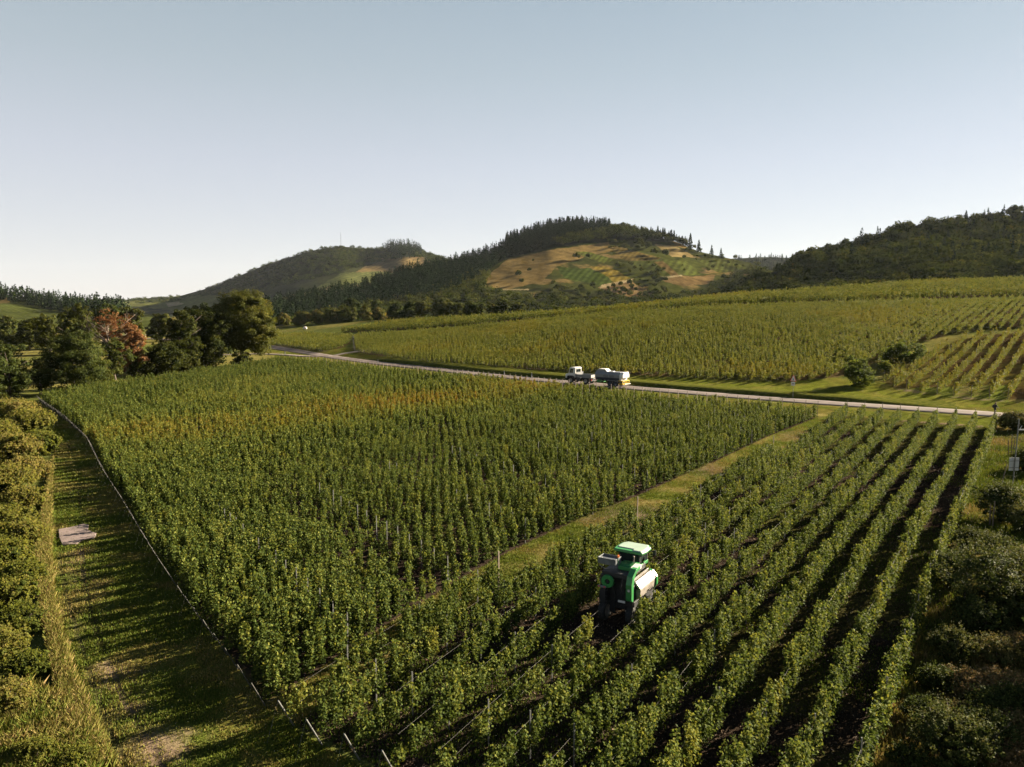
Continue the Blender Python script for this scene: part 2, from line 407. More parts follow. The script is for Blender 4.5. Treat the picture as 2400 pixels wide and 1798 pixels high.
av = np.arange(-1.65, 1.651, 0.0042)
dv = np.concatenate([np.linspace(2.0, 12, 16)[:-1], np.geomspace(12, 1100, 430), np.geomspace(1100, 9000, 26)[1:]])
AA, DD = np.meshgrid(av, dv)
gx, gy = (AA * DD).ravel(), DD.ravel()
zg = ground(gx, gy)
n1 = fbm(gx, gy, 2.2, 1); n2 = fbm(gx, gy, 9, 2); n3 = fbm(gx, gy, 60, 3); n4 = vnoise(gx, gy, 0.7, 5)
soil = np.array([0.036, 0.026, 0.019]); turf = np.array([0.085, 0.100, 0.018]); straw = np.array([0.24, 0.17, 0.075]); bare = np.array([0.19, 0.135, 0.10])
olive = np.array([0.075, 0.085, 0.022])
C = lerp3(np.broadcast_to(olive, (len(gx), 3)), (0.13, 0.115, 0.035), sstep(0.45, 0.6, n3))
near = gy < 420
xx, yy_ = gx[near], gy[near]
c = C[near]; m1, m2, m4 = n1[near], n2[near], n4[near]
GAPB = np.concatenate([[RIGHT[-2][0], RIGHT[-2][-1], RIGHT[-1][-1], RIGHT[0][-1], RIGHT[1][-1]], EDGE[::-1]])
vin = (inside(BLOCK, xx, yy_) | inside(RB, xx, yy_)) & ~inside(GAPB, xx, yy_)
c = np.where(vin[:, None], lerp3(np.broadcast_to(soil, c.shape), (0.055, 0.055, 0.014), sstep(0.5, 0.62, m2) * 0.8), c)
up = inside(U1B, xx, yy_) | inside(U2, xx, yy_) | inside(U1A, xx, yy_)
c = np.where(up[:, None], lerp3(np.broadcast_to(np.array([0.055, 0.055, 0.016]), c.shape), (0.075, 0.055, 0.025), sstep(0.45, 0.6, m2)), c)
yg = inside(YOUNG, xx, yy_)
c = np.where(yg[:, None], lerp3(np.broadcast_to(np.array([0.050, 0.034, 0.014]), c.shape), (0.070, 0.058, 0.015), sstep(0.4, 0.6, m2)), c)
gap = ~vin & (gy[near] < 130) & (xx * R35[1] - yy_ * R35[0] > -29) & (xx * R35[1] - yy_ * R35[0] < -3) & (xx * R35[0] + yy_ * R35[1] > 18)
tcol = lerp3(np.broadcast_to(turf, c.shape), straw * 0.8, sstep(0.5, 0.75, m1) * 0.6)
c = np.where(gap[:, None], lerp3(tcol, bare * 0.75, sstep(0.52, 0.68, m2) * 0.9), c)
vg = inside(VERGE, xx, yy_)
c = np.where(vg[:, None], lerp3(np.broadcast_to(np.array([0.095, 0.106, 0.016]), c.shape), (0.135, 0.115, 0.03), sstep(0.45, 0.7, m1) * 0.6), c)
co = inside(CORRIDOR, xx, yy_)
cc = lerp3(np.broadcast_to(np.array([0.070, 0.085, 0.014]), c.shape), (0.115, 0.105, 0.026), sstep(0.42, 0.7, m1) * 0.7)
d1 = pdist(RUT1, xx, yy_); d2 = pdist(RUT2, xx, yy_)
rut = np.maximum(np.exp(-(d1 / 0.18) ** 2) * 0.6 * sstep(0.3, 0.6, m1), np.exp(-(d2 / 0.25) ** 2) * sstep(0.42, 0.56, m2) * 0.7)
cc = lerp3(cc, (0.032, 0.030, 0.012), rut)
edge = np.exp(-((d2 - 0.55) / 0.5) ** 2) * sstep(0.45, 0.6, m2)
cc = lerp3(cc, bare * 0.8, edge * 0.3)
for b in BARE:
    dd_ = pdist(np.vstack([b, b[:1]]), xx, yy_); ins = inside(b, xx, yy_)
    k = np.where(ins, 1.0, np.exp(-(dd_ / 0.5) ** 2)) * sstep(0.40, 0.60, m1) * 0.8
    cc = lerp3(cc, np.array([0.15, 0.105, 0.075]), k)
c = np.where(co[:, None], cc, c)
st = inside(STRAW, xx, yy_)
c = np.where(st[:, None], lerp3(np.broadcast_to(straw, c.shape), turf, sstep(0.5, 0.7, m1)), c)
ro = inside(ROUGH, xx, yy_)
c = np.where(ro[:, None], lerp3(lerp3(np.broadcast_to(np.array([0.065, 0.075, 0.016]), c.shape), (0.10, 0.078, 0.03), sstep(0.45, 0.65, m2)), (0.05, 0.04, 0.025), sstep(0.6, 0.72, m1)), c)
dr_ = pdist(ROAD, xx, yy_)
side = (dr_ < 12) & ~vin & ~up & ~yg & ~vg & (yy_ < 300)
c = np.where(side[:, None], lerp3(np.broadcast_to(np.array([0.070, 0.080, 0.013]), c.shape), (0.105, 0.085, 0.024), sstep(0.45, 0.7, m1) * 0.7), c)
sh = np.exp(-((dr_ - 2.9) / 0.6) ** 2)
c = lerp3(c, (0.11, 0.10, 0.035), np.where(dr_ < 6, sh, 0) * 0.7)
C[near] = c
C *= (0.60 + 0.34 * n4)[:, None]
# small relief
rel = (n1 - 0.5) * 0.10 + (n4 - 0.5) * 0.05
flat = np.ones(len(gx)); flat[near] = sstep(3, 5, dr_) ; 
rel2 = np.zeros(len(gx)); rel2[near] = -0.05 * rut * co + np.where(ro, (m2 - 0.5) * 0.5, 0)
zg2 = zg + rel * flat + rel2
nA, nD = len(av), len(dv)
ii = np.arange(nA * nD).reshape(nD, nA)
Fq = np.stack([ii[:-1, :-1], ii[:-1, 1:], ii[1:, 1:], ii[1:, :-1]], -1).reshape(-1, 4)
gme = np_mesh('ground', np.stack([gx, gy, zg2], 1), Fq, M['ground'], cols=C, smooth=True)
tag(link('ground', gme), kind='structure')
# the ground goes on behind the camera
bm_ = MB(); bm_.add([(-3000, -3000, -0.6), (3000, -3000, -0.6), (3000, 2.6, -0.6), (-3000, 2.6, -0.6)], [(0, 1, 2, 3)])
tag(bm_.build('field_behind', plain('field_turf', tuple(olive), 0.95)), kind='structure')

def ribbon(name, line, offs, mat, kind='structure'):
    """offs: list of (sideways metres, height above the land)"""
    d = np.gradient(line, axis=0); d /= np.linalg.norm(d, axis=1, keepdims=True)
    nrm = np.stack([d[:, 1], -d[:, 0]], 1)
    V = []
    for o, h in offs:
        p = line + nrm * o
        V.append(np.stack([p[:, 0], p[:, 1], ground(p[:, 0], p[:, 1]) + h], 1))
    V = np.stack(V, 1); n, m = V.shape[:2]
    ii = np.arange(n * m).reshape(n, m)
    Fq = np.stack([ii[:-1, :-1], ii[1:, :-1], ii[1:, 1:], ii[:-1, 1:]], -1).reshape(-1, 4)
    o = link(name, np_mesh(name, V.reshape(-1, 3), Fq, mat, smooth=True))
    return tag(o, kind=kind)

ribbon('road', ROAD, [(-2.25, -0.10), (-2.05, 0.08), (-1, 0.11), (0, 0.12), (1, 0.11), (2.05, 0.08), (2.25, -0.10)], M['road'])
ribbon('side_road', ROAD_B, [(-1.8, -0.1), (-1.7, 0.13), (0, 0.16), (1.7, 0.13), (1.8, -0.1)], M['road'])
ribbon('field_track', TRACK_C, [(-1.6, -0.1), (-1.5, 0.12), (0, 0.15), (1.5, 0.12), (1.6, -0.1)], M['dirt'])
# the grassed bank along the far edge of the road
turf_m, N_, L_ = mat_new('bank_turf')
b_ = N_['Principled BSDF']; b_.inputs['Roughness'].default_value = 0.95; b_.inputs['Specular IOR Level'].default_value = 0.0
tc_ = N_.new('ShaderNodeTexCoord'); nz_ = N_.new('ShaderNodeTexNoise'); nz_.inputs['Scale'].default_value = 1.6; nz_.inputs['Detail'].default_value = 8
r_ = N_.new('ShaderNodeValToRGB'); r_.color_ramp.elements[0].position = 0.35; r_.color_ramp.elements[0].color = (0.035, 0.045, 0.008, 1)
r_.color_ramp.elements[1].position = 0.65; r_.color_ramp.elements[1].color = (0.085, 0.082, 0.018, 1)
L_.new(tc_.outputs['Object'], nz_.inputs['Vector']); L_.new(nz_.outputs['Fac'], r_.inputs['Fac']); L_.new(r_.outputs['Color'], b_.inputs['Base Color'])
M['bank'] = turf_m
i0 = int(np.argmin(np.hypot(*(ROAD - at(2270, 966)[:2]).T))); i1 = int(np.argmin(np.hypot(*(ROAD - at(830, 845)[:2]).T)))
i0, i1 = min(i0, i1), max(i0, i1)
BANKL = ROAD[i0:i1]
d_ = np.gradient(BANKL, axis=0); d_ /= np.linalg.norm(d_, axis=1, keepdims=True); nr_ = np.stack([d_[:, 1], -d_[:, 0]], 1)
taper = np.minimum(1, np.minimum(np.arange(len(BANKL)), np.arange(len(BANKL))[::-1]) / 8.0)
offs = [(2.4, 0.0), (2.6, 0.2), (2.85, 0.42), (3.3, 0.56), (4.4, 0.58), (7.0, 0.36), (9.5, -0.06)]
V = []
for o_, h_ in offs:
    p = BANKL + nr_ * o_
    wob = (vnoise(p[:, 0], p[:, 1], 2.0, 31) - 0.5) * 0.22 * (1 if 0.2 < h_ else 0.2)
    V.append(np.stack([p[:, 0], p[:, 1], ground(p[:, 0], p[:, 1]) + (h_ + wob) * taper], 1))
V = np.stack(V, 1); n_, m_ = V.shape[:2]; ii = np.arange(n_ * m_).reshape(n_, m_)
Fq = np.stack([ii[:-1, :-1], ii[1:, :-1], ii[1:, 1:], ii[:-1, 1:]], -1).reshape(-1, 4)
tag(link('grass_bank', np_mesh('grass_bank', V.reshape(-1, 3), Fq, M['bank'], smooth=True)), kind='structure')

# ------------------------------------------------------------------ vine rows
def yellowness(x, y):
    t = x * R35[1] - y * R35[0]
    e = fbm(x, y, 24, 11)
    # the browner band across the big block, and patches up the slope
    a = BANDL[0]; b = BANDL[1]; ab = b - a; L = np.linalg.norm(ab); ab = ab / L
    q = ((x - a[0]) * ab[0] + (y - a[1]) * ab[1]) / L
    dist = np.abs((x - a[0]) * -ab[1] + (y - a[1]) * ab[0])
    band = np.exp(-(dist / 11.0) ** 2) * sstep(-0.25, 0.05, q) * (1 - sstep(1.0, 1.35, q))
    return 0.34 * band + 0.15 * sstep(0.5, 0.72, e) * sstep(-15, -40, t)
BANDL = np.array([at(330, 1040)[:2], at(1330, 905)[:2]])

def row_leaves(P, rg, per, size, gap=0.05, hmin=0.55, htop=2.0, shoots=6, wid=0.17, tint0=0.3, vig0=0.9, step=1.15, sparse=None, bunch=1.0):
    seg = np.hypot(*np.diff(P, axis=0).T); s = np.concatenate([[0], np.cumsum(seg)]); Ltot = s[-1]
    vp = np.arange(0.3, Ltot, step) + rg.normal(size=len(np.arange(0.3, Ltot, step))) * 0.12
    nv = len(vp)
    if nv == 0: return None
    vx, vy = np.interp(vp, s, P[:, 0]), np.interp(vp, s, P[:, 1])
    vig = np.clip(vig0 + 0.16 * rg.normal(size=nv) + 0.45 * (vnoise(vx, vy, 4.5, 21) - 0.5), 0.25, 1.25)
    g = np.full(nv, gap)
    if sparse is not None: g = g + sparse(vx, vy)
    miss = rg.random(nv) < g
    vig = np.where(miss, rg.random(nv) * 0.22, vig)
    cnt = np.maximum(2, (per * vig ** 1.3).astype(int))
    idx = np.repeat(np.arange(nv), cnt); n = len(idx)
    soff = rg.uniform(-0.62, 0.62, (nv, shoots)) * bunch; sperp = rg.normal(size=(nv, shoots)) * wid * 0.6
    stop = hmin + (htop - hmin) * np.clip(vig, 0.35, 1.2)[:, None] * rg.uniform(0.62, 1.12, (nv, shoots))
    k = rg.integers(0, shoots, n)
    q = rg.random(n) ** 0.85
    h = hmin + (stop[idx, k] - hmin) * q + rg.normal(size=n) * 0.06
    al = vp[idx] + soff[idx, k] * (1 - 0.25 * q) + rg.normal(size=n) * 0.06
    pe = sperp[idx, k] + rg.normal(size=n) * wid * 0.62 * (1.15 - 0.55 * q)
    px = np.interp(al, s, P[:, 0]); py = np.interp(al, s, P[:, 1])
    d = (P[-1] - P[0]) / np.linalg.norm(P[-1] - P[0])
    px = px + d[1] * pe + d[0] * (al - np.clip(al, 0, Ltot)); py = py - d[0] * pe + d[1] * (al - np.clip(al, 0, Ltot))
    pz = ground(px, py) + np.maximum(h, 0.3)
    vt = rg.normal(size=nv) * 0.05 + (rg.random(nv) < 0.02) * 0.25
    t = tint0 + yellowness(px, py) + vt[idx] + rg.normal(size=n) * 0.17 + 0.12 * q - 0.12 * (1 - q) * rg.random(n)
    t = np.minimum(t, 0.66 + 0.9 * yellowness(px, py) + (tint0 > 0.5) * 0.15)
    sz = size * rg.uniform(0.7, 1.35, n)
    side = np.stack([d[1] * np.sign(pe) * 0.35, -d[0] * np.sign(pe) * 0.35, np.full(n, 0.45)], 1)
    return np.stack([px, py, pz], 1), sz, t, side, vx, vy

post_mb = MB().box((0, 0, 0.80), (0.04, 0.03, 2.0)); post_mb.box((0.025, 0, 0.80), (0.012, 0.05, 2.0))
POST = post_mb.mesh('post', M['steel'])
lean = MB().tube([(0, 0, -0.2), (-0.90, 0, 1.40)], [0.030, 0.028], 8)
lean.tube([(-0.92, 0, 1.36), (-1.55, 0, -0.05)], [0.004, 0.004], 4)
ENDPOST = lean.mesh('end_post', M['steel'])
lean2 = MB().tube([(0, 0, -0.2), (-0.85, 0, 1.35)], [0.022, 0.020], 6); lean2.tube([(-0.82, 0, 1.3), (-1.4, 0, -0.05)], [0.003, 0.003], 4)
THINPOST = lean2.mesh('end_post', plain('dull_steel', (0.07, 0.067, 0.062), 0.8, 0.2, 0.15, 8))
TALLPOST = MB().box((0, 0, 1.05), (0.07, 0.07, 2.5)).mesh('end_post', M['wood'])

def make_row(P, rg, label, group, foliage, posts_every=0, end=True, wires=False, far_end=True, thin=False):
    base = np.array([P[0][0], P[0][1], gz(*P[0])])
    root = empty('vine_row', base); tag(root, label, 'vine row', group)
    Pn, sz, t, side = foliage[:4]
    me = leaf_mesh('foliage', Pn - base, sz, t, M['vine'], rg, bias=side)
    link('foliage', me, root)
    seg = np.hypot(*np.diff(P, axis=0).T); s = np.concatenate([[0], np.cumsum(seg)])
    d = (P[min(3, len(P) - 1)] - P[0]); ang = math.atan2(d[1], d[0])
    if end:
        link('end_post', THINPOST if thin else ENDPOST, root, (0, 0, 0), ang)
    if far_end:
        q = P[-1] + (P[-1] - P[-2]) / np.linalg.norm(P[-1] - P[-2]) * 0.3
        link('end_post', TALLPOST, root, (q[0] - base[0], q[1] - base[1], gz(*q) - base[2]), ang)
    if posts_every:
        for a in np.arange(posts_every * 0.6, s[-1], posts_every):
            x, y = np.interp(a, s, P[:, 0]), np.interp(a, s, P[:, 1])
            if math.hypot(x - HARV[0], y - HARV[1]) < 4.5: continue
            link('post', POST, root, (x - base[0], y - base[1], gz(x, y) - base[2] + rg.normal() * 0.05), ang)
    if wires:
        for hh in (0.8, 1.5):
            Q = resample(P, 1.0); zz = ground(Q[:, 0], Q[:, 1]) + hh
            c_ = np.stack([Q[:, 0], Q[:, 1], zz], 1) - base
            r = 0.0025; up_ = np.array([0, 0, r]); nx = np.array([d[1], -d[0], 0]) / np.linalg.norm(d) * r
            V = np.stack([c_ + up_, c_ + nx, c_ - up_, c_ - nx], 1); n = len(c_)
            I = np.arange(n * 4).reshape(n, 4)
            Fw = np.concatenate([np.stack([I[:-1, k], I[1:, k], I[1:, (k + 1) % 4], I[:-1, (k + 1) % 4]], 1) for k in range(4)])
            link('wire', np_mesh('wire', V.reshape(-1, 3), Fw, M['wire']), root)
    return root

ORD = ['first', 'second', 'third', 'fourth', 'fifth', 'sixth', 'seventh', 'eighth', 'ninth', 'tenth', 'eleventh', 'twelfth']
def nth(n):
    if n <= 12: return ORD[n - 1]
    return f"{n}{'th' if 10 <= n % 100 <= 20 else {1: 'st', 2: 'nd', 3: 'rd'}.get(n % 10, 'th')}"

right_labels = {-2: 'short vine row along the grass strip, ending at a lone post nearest the camera',
                -1: 'vine row ending halfway up the grass strip behind the green harvester',
                0: 'vine row ending at a lone post near the upper end of the grass strip',
                1: 'full length vine row immediately left of the green harvester',
                2: 'thin vine row that the green harvester is straddling',
                3: 'vine row immediately right of the green harvester',
                4: 'gappy vine row with bare wires, second to the right of the harvester',
                5: 'vine row third to the right of the harvester',
                6: 'vine row fourth to the right of the harvester, in the striped field',
                7: 'vine row with a gap, third from the right edge of the striped field',
                8: 'vine row second from the right edge of the striped field',
                9: 'outermost vine row beside the rough bushes on the right edge'}
HARV = at(1450, 1432)[:2]
def sparse_near(x, y):
    # the worn corner near the camera, and the stretch the harvester has just stripped
    s = x * R35[0] + y * R35[1]
    t = x * R35[1] - y * R35[0]
    return 0.04 * (1 - sstep(30, 62, s)) * (1 - sstep(-14, -9, t))
for i in range(-2, 10):
    P = RIGHT[i]; rg = np.random.default_rng(100 + i)
    if i == 2:
        s_ = P @ R35; hs = HARV @ R35
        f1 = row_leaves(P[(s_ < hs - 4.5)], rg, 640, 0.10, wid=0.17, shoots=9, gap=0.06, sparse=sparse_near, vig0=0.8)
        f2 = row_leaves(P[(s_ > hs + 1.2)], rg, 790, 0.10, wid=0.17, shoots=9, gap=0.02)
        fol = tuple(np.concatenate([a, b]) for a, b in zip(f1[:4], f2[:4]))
    else:
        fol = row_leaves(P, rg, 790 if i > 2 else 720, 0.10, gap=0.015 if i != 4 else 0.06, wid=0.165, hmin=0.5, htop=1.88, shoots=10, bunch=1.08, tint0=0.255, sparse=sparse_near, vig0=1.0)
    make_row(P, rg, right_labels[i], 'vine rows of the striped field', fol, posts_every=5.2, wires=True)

def clip_line(Pg, o, d):
    """intervals of o + s d inside a polygon"""
    ts = []
    n = len(Pg)
    for i in range(n):
        a, b = Pg[i], Pg[(i + 1) % n]; e = b - a
        den = d[0] * e[1] - d[1] * e[0]
        if abs(den) < 1e-9: continue
        s = ((a[0] - o[0]) * e[1] - (a[1] - o[1]) * e[0]) / den
        k = ((a[0] - o[0]) * d[1] - (a[1] - o[1]) * d[0]) / den
        if 0 <= k < 1: ts.append(s)
    ts.sort()
    return [(ts[i], ts[i + 1]) for i in range(0, len(ts) - 1, 2) if ts[i + 1] - ts[i] > 5]

NR = np.array([R35[1], -R35[0]])
t_hi = float((BLOCK @ NR)[[0, -1]].mean()); t_lo = float((BLOCK @ NR).min())
k = 0
for t in np.arange(t_hi - 0.1, t_lo + 1.0, -1.62):
    for s0, s1 in clip_line(BLOCK, NR * t, R35):
        rg = np.random.default_rng(1000 + k); k += 1
        P = resample(np.stack([NR * t + R35 * s0, NR * t + R35 * s1]), 2.0)
        # a little wander so that the lines are not ruled
        wv = (vnoise(P[:, 0], P[:, 1], 14, 77) - 0.5) * 0.35
        es = P @ R35; bend = np.interp(es, EDGE @ R35, EDGE @ NR - (t_hi - 0.1)) * math.exp(-max(0.0, t_hi - t) / 30.0)
        P = P + NR * (wv + bend)[:, None]
        dm = np.hypot(*P[len(P) // 2]); dn = np.hypot(*P[0])
        fol = row_leaves(P, rg, 400 if k < 22 else 230, 0.112 if k < 22 else 0.155, gap=0.015, hmin=0.22, htop=1.86, vig0=0.98, wid=0.17, tint0=0.235, bunch=0.62, shoots=5)
        f2 = row_leaves(P[:6], rg, 380, 0.12, gap=0.0, hmin=0.15, htop=2.0, vig0=1.05, wid=0.2, tint0=0.235)
        if f2 is not None: fol = tuple(np.concatenate([a, b]) for a, b in zip(fol[:4], f2[:4]))
        make_row(P, rg, f'vine row of the big dense block, {nth(k)} counting leftwards from the grass strip', 'vine rows of the big dense block', fol, posts_every=9.0 if k < 16 else 0, thin=True)
N_BLOCK = k

# fields on the slope across the road
N39 = np.array([R39[1], -R39[0]])
def slope_field(Pg, spacing, per, size, label, group, seed, numbered, end=True, tint0=0.47, htop=1.85, R39=R39):
    N39 = np.array([R39[1], -R39[0]]); T = Pg @ N39; k = 0
    for t in np.arange(T.max() - 0.8, T.min() + 0.5, -spacing):
        for s0, s1 in clip_line(Pg, N39 * t, R39):
            rg = np.random.default_rng(seed + k); k += 1
            P = resample(np.stack([N39 * t + R39 * s0, N39 * t + R39 * s1]), 4.0)
            fol = row_leaves(P, rg, per, size, gap=0.02, hmin=0.35, htop=htop, shoots=4, wid=0.2, tint0=tint0, bunch=0.7, step=1.25)
            if fol is None: continue
            make_row(P, rg, label(k) if numbered else label, group, fol, end=end, far_end=False, thin=True)
    return k
n1_ = slope_field(U1B, 1.95, 120, 0.215, lambda k: f'vine row across the road, {nth(k)} counting leftwards from the dark bushes', 'vine rows of the field across the road', 3000, True)
n2_ = slope_field(U1A, 1.95, 75, 0.27, lambda k: f'short vine row beside the road junction, {nth(k)} counting from the dirt track', 'vine rows beside the road junction', 4000, True)
RCON = at(2400, 703)[:2] - at(1400, 742)[:2]; RCON /= np.linalg.norm(RCON)
n3_ = slope_field(U2, 3.0, 60, 0.42, 'vine row on the upper terrace below the wooded hill', 'vine rows of the upper terrace', 5000, False, end=False, htop=2.3, tint0=0.45, R39=RCON)
# the young, yellowing plot on the right
T = YOUNG @ N39; k = 0
for t in np.arange(T.min() + 1.0, T.max() - 1, 2.45):
    for s0, s1 in clip_line(YOUNG, N39 * t, R39):
        rg = np.random.default_rng(6000 + k)
        P = resample(np.stack([N39 * t + R39 * s0, N39 * t + R39 * s1]), 2.0)
        if P[0][0] > 95: continue
        k += 1
        fol = row_leaves(P, rg, 120, 0.19, gap=0.06, hmin=0.15, htop=2.05, shoots=3, wid=0.16, tint0=0.54, vig0=0.9, bunch=0.6)
        yr = make_row(P, rg, f'sparse yellowing young vine row, {nth(k)} to the right of the dark bushes', 'young vine rows on bare soil', fol, posts_every=12, end=False, far_end=False)
        link('end_post', TALLPOST, yr, (0, 0, -0.3))
print('ROWS', 12, N_BLOCK, n1_, n2_, n3_, k)

# ------------------------------------------------------------------ hills
def hill(name, cols, nu=420, nt=110, p=1.0, q=1.0, back=0.35, bump=(60, 4.0), seed=1, colour=None, ambient=None):
    """cols: (pixel column, foot v, foot distance, crest v, crest distance). A slope facing the valley, rounded over its crest."""
    us = np.linspace(cols[0][0], cols[-1][0], nu); cu = [c[0] for c in cols]
    I = lambda k: np.convolve(np.pad(np.interp(us, cu, [c[k] for c in cols]), 6, mode='edge'), np.hanning(15)[1:-1] / np.hanning(15).sum(), mode='valid')
    vf, df, vc, dc = (I(k) for k in (1, 2, 3, 4))
    ts = np.concatenate([np.linspace(0, 1, nt), 1 + np.linspace(0, 1, 14)[1:] * 1.0])
    T, U = np.meshgrid(ts, us, indexing='ij')
    tt = np.minimum(T, 1)
    v = vf + (vc - vf) * tt ** p; d = df + (dc - df) * tt ** q
    cx = (U - 1200) / F_PX; cy = -(v - 899) / F_PX
    dy = math.cos(PITCH) + cy * math.sin(PITCH); dz = -math.sin(PITCH) + cy * math.cos(PITCH)
    x = d * cx / dy; y = d.copy(); z = CAM_H + d * dz / dy
    o = np.maximum(T - 1, 0)
    L = (dc - df)[None, :] * 0.9 + 120
    r = np.hypot(x, y); x = x + x / r * o * L; y = y + y / r * o * L
    z = z - (z + 12) * (o ** 1.6) * 0.9
    z = z + (fbm(x, y, bump[0], seed) - 0.5) * bump[1] * np.minimum(1, 4 * (1 - np.abs(2 * np.clip(T, 0, 1) - 1)) + 0.15)
    nT, nU = x.shape
    colr = colour(U.ravel(), v.ravel(), x.ravel(), y.ravel(), T.ravel()) if colour else np.tile([0.03, 0.035, 0.015], (nT * nU, 1))
    ii = np.arange(nT * nU).reshape(nT, nU)
    Fq = np.stack([ii[:-1, :-1], ii[:-1, 1:], ii[1:, 1:], ii[1:, :-1]], -1).reshape(-1, 4)
    me = np_mesh(name, np.stack([x.ravel(), y.ravel(), z.ravel()], 1), Fq, M['hill'], cols=colr * np.array([0.60, 0.60, 0.50]), smooth=True)
    tag(link(name, me), kind='structure')
    def pos(u, v_):
        """a place on the slope under a sight line"""
        u = np.atleast_1d(np.asarray(u, float)); v_ = np.atleast_1d(np.asarray(v_, float))
        j = np.clip(((u - us[0]) / (us[-1] - us[0]) * (nu - 1)).round().astype(int), 0, nu - 1)
        out = np.empty((len(u), 3))
        for n in range(len(u)):
            i = int(np.argmin(np.abs(v[:nt, j[n]] - v_[n])))
            out[n] = (x[i, j[n]] , y[i, j[n]], z[i, j[n]])
        return out
    return dict(us=us, vf=vf, vc=vc, pos=pos, cu=lambda u: np.interp(u, us, vc), fu=lambda u: np.interp(u, us, vf))

FOREST = np.array([0.022, 0.026, 0.012])
def in_px(P, u, v): return inside(np.array(P, float), u, v)

def stripes(x, y, dirx, diry, sp): return 0.5 + 0.5 * np.sin((x * diry - y * dirx) * 2 * np.pi / sp)

# the middle hill: plots and scrub on its slope, woods over its crest and flank
PLOTS = [
    ([(1130, 660), (1190, 606), (1240, 596), (1300, 585), (1360, 578), (1425, 566), (1445, 590), (1380, 598), (1350, 612), (1300, 632), (1268, 662), (1190, 679), (1140, 674)], (0.17, 0.118, 0.052), 0),
    ([(1304, 629), (1382, 631), (1441, 660), (1401, 668), (1325, 655)], (0.050, 0.070, 0.017), 7),
    ([(1385, 628), (1420, 625), (1478, 655), (1443, 664)], (0.17, 0.125, 0.030), 7),
    ([(1345, 591), (1386, 591), (1443, 612), (1417, 620), (1372, 602)], (0.090, 0.102, 0.024), 6),
    ([(1420, 572), (1400, 566), (1440, 575), (1550, 606), (1540, 612), (1465, 615)], (0.13, 0.095, 0.036), 6),
    ([(1464, 618), (1545, 611), (1590, 650), (1545, 655), (1495, 632)], (0.060, 0.070, 0.019), 8),
    ([(1530, 616), (1565, 612), (1595, 648), (1575, 651)], (0.13, 0.088, 0.04), 8),
    ([(1549, 610), (1606, 612), (1645, 643), (1594, 650)], (0.072, 0.082, 0.021), 8),
    ([(1532, 572), (1575, 575), (1633, 604), (1575, 603)], (0.26, 0.19, 0.095), 0),
    ([(1638, 611), (1700, 606), (1752, 630), (1688, 641)], (0.074, 0.082, 0.022), 7),
    ([(1549, 655), (1680, 645), (1664, 667), (1606, 672), (1560, 664)], (0.15, 0.098, 0.048), 0),
    ([(1400, 671), (1480, 660), (1512, 686), (1500, 702), (1432, 682)], (0.23, 0.15, 0.075), 0),
    ([(1410, 666), (1484, 656), (1488, 660), (1404, 674)], (0.33, 0.25, 0.16), 0),
    ([(1545, 652), (1600, 648), (1600, 651), (1546, 656)], (0.30, 0.24, 0.16), 0),
    ([(1178, 679), (1240, 678), (1240, 681), (1178, 682)], (0.28, 0.22, 0.14), 0),
]
WOOD_EDGE = [(600, 800), (600, 600), (1000, 560), (1700, 480), (1700, 588), (1600, 560), (1560, 568), (1500, 562), (1430, 566), (1390, 570), (1310, 583), (1245, 592), (1190, 604), (1160, 622), (1120, 660), (1130, 690), (1180, 700), (1180, 800)]
def mid_col(u, v, x, y, t):
    c = np.tile([0.055, 0.062, 0.016], (len(u), 1))
    k = fbm(x, y, 45, 41); c = lerp3(c, (0.045, 0.050, 0.018), sstep(0.45, 0.6, k)); c = lerp3(c, (0.19, 0.13, 0.06), sstep(0.62, 0.75, fbm(x, y, 30, 44)))
    for P, col, sp in PLOTS:
        m = in_px(P, u + (vnoise(x, y, 12, 3) - 0.5) * 5, v + (vnoise(x, y, 12, 4) - 0.5) * 3)
        cc = np.tile(col, (len(u), 1))
        cc = cc * (0.8 + 0.4 * vnoise(x, y, 14, 9))[:, None]
        if sp: cc = cc * (0.72 + 0.5 * stripes(x, y, 0.35, 0.94, sp))[:, None]
        c = np.where(m[:, None], cc, c)
    # paths and dry contour terraces across the slope
    c = np.where(in_px(WOOD_EDGE, u, v)[:, None] | (t > 1)[:, None], FOREST, c)
    return c
MID = hill('middle_hill', [(560, 795, 520, 748, 640), (640, 790, 540, 722, 720), (760, 785, 560, 695, 800), (860, 785, 580, 672, 850), (960, 782, 600, 640, 900), (1050, 780, 620, 622, 950), (1140, 780, 640, 596, 1000), (1200, 780, 650, 566, 1040), (1290, 780, 660, 536, 1080), (1353, 780, 670, 529, 1100),
                           (1416, 780, 670, 533, 1110), (1480, 780, 670, 541, 1110), (1543, 780, 670, 556, 1100), (1587, 780, 670, 568, 1090), (1638, 780, 670, 590, 1080), (1700, 780, 670, 604, 1070), (1760, 780, 660, 617, 1050), (1850, 780, 650, 650, 1020), (1960, 780, 640, 690, 980)], nu=700, nt=190, p=1.0, seed=51, bump=(90, 7.0), colour=mid_col)

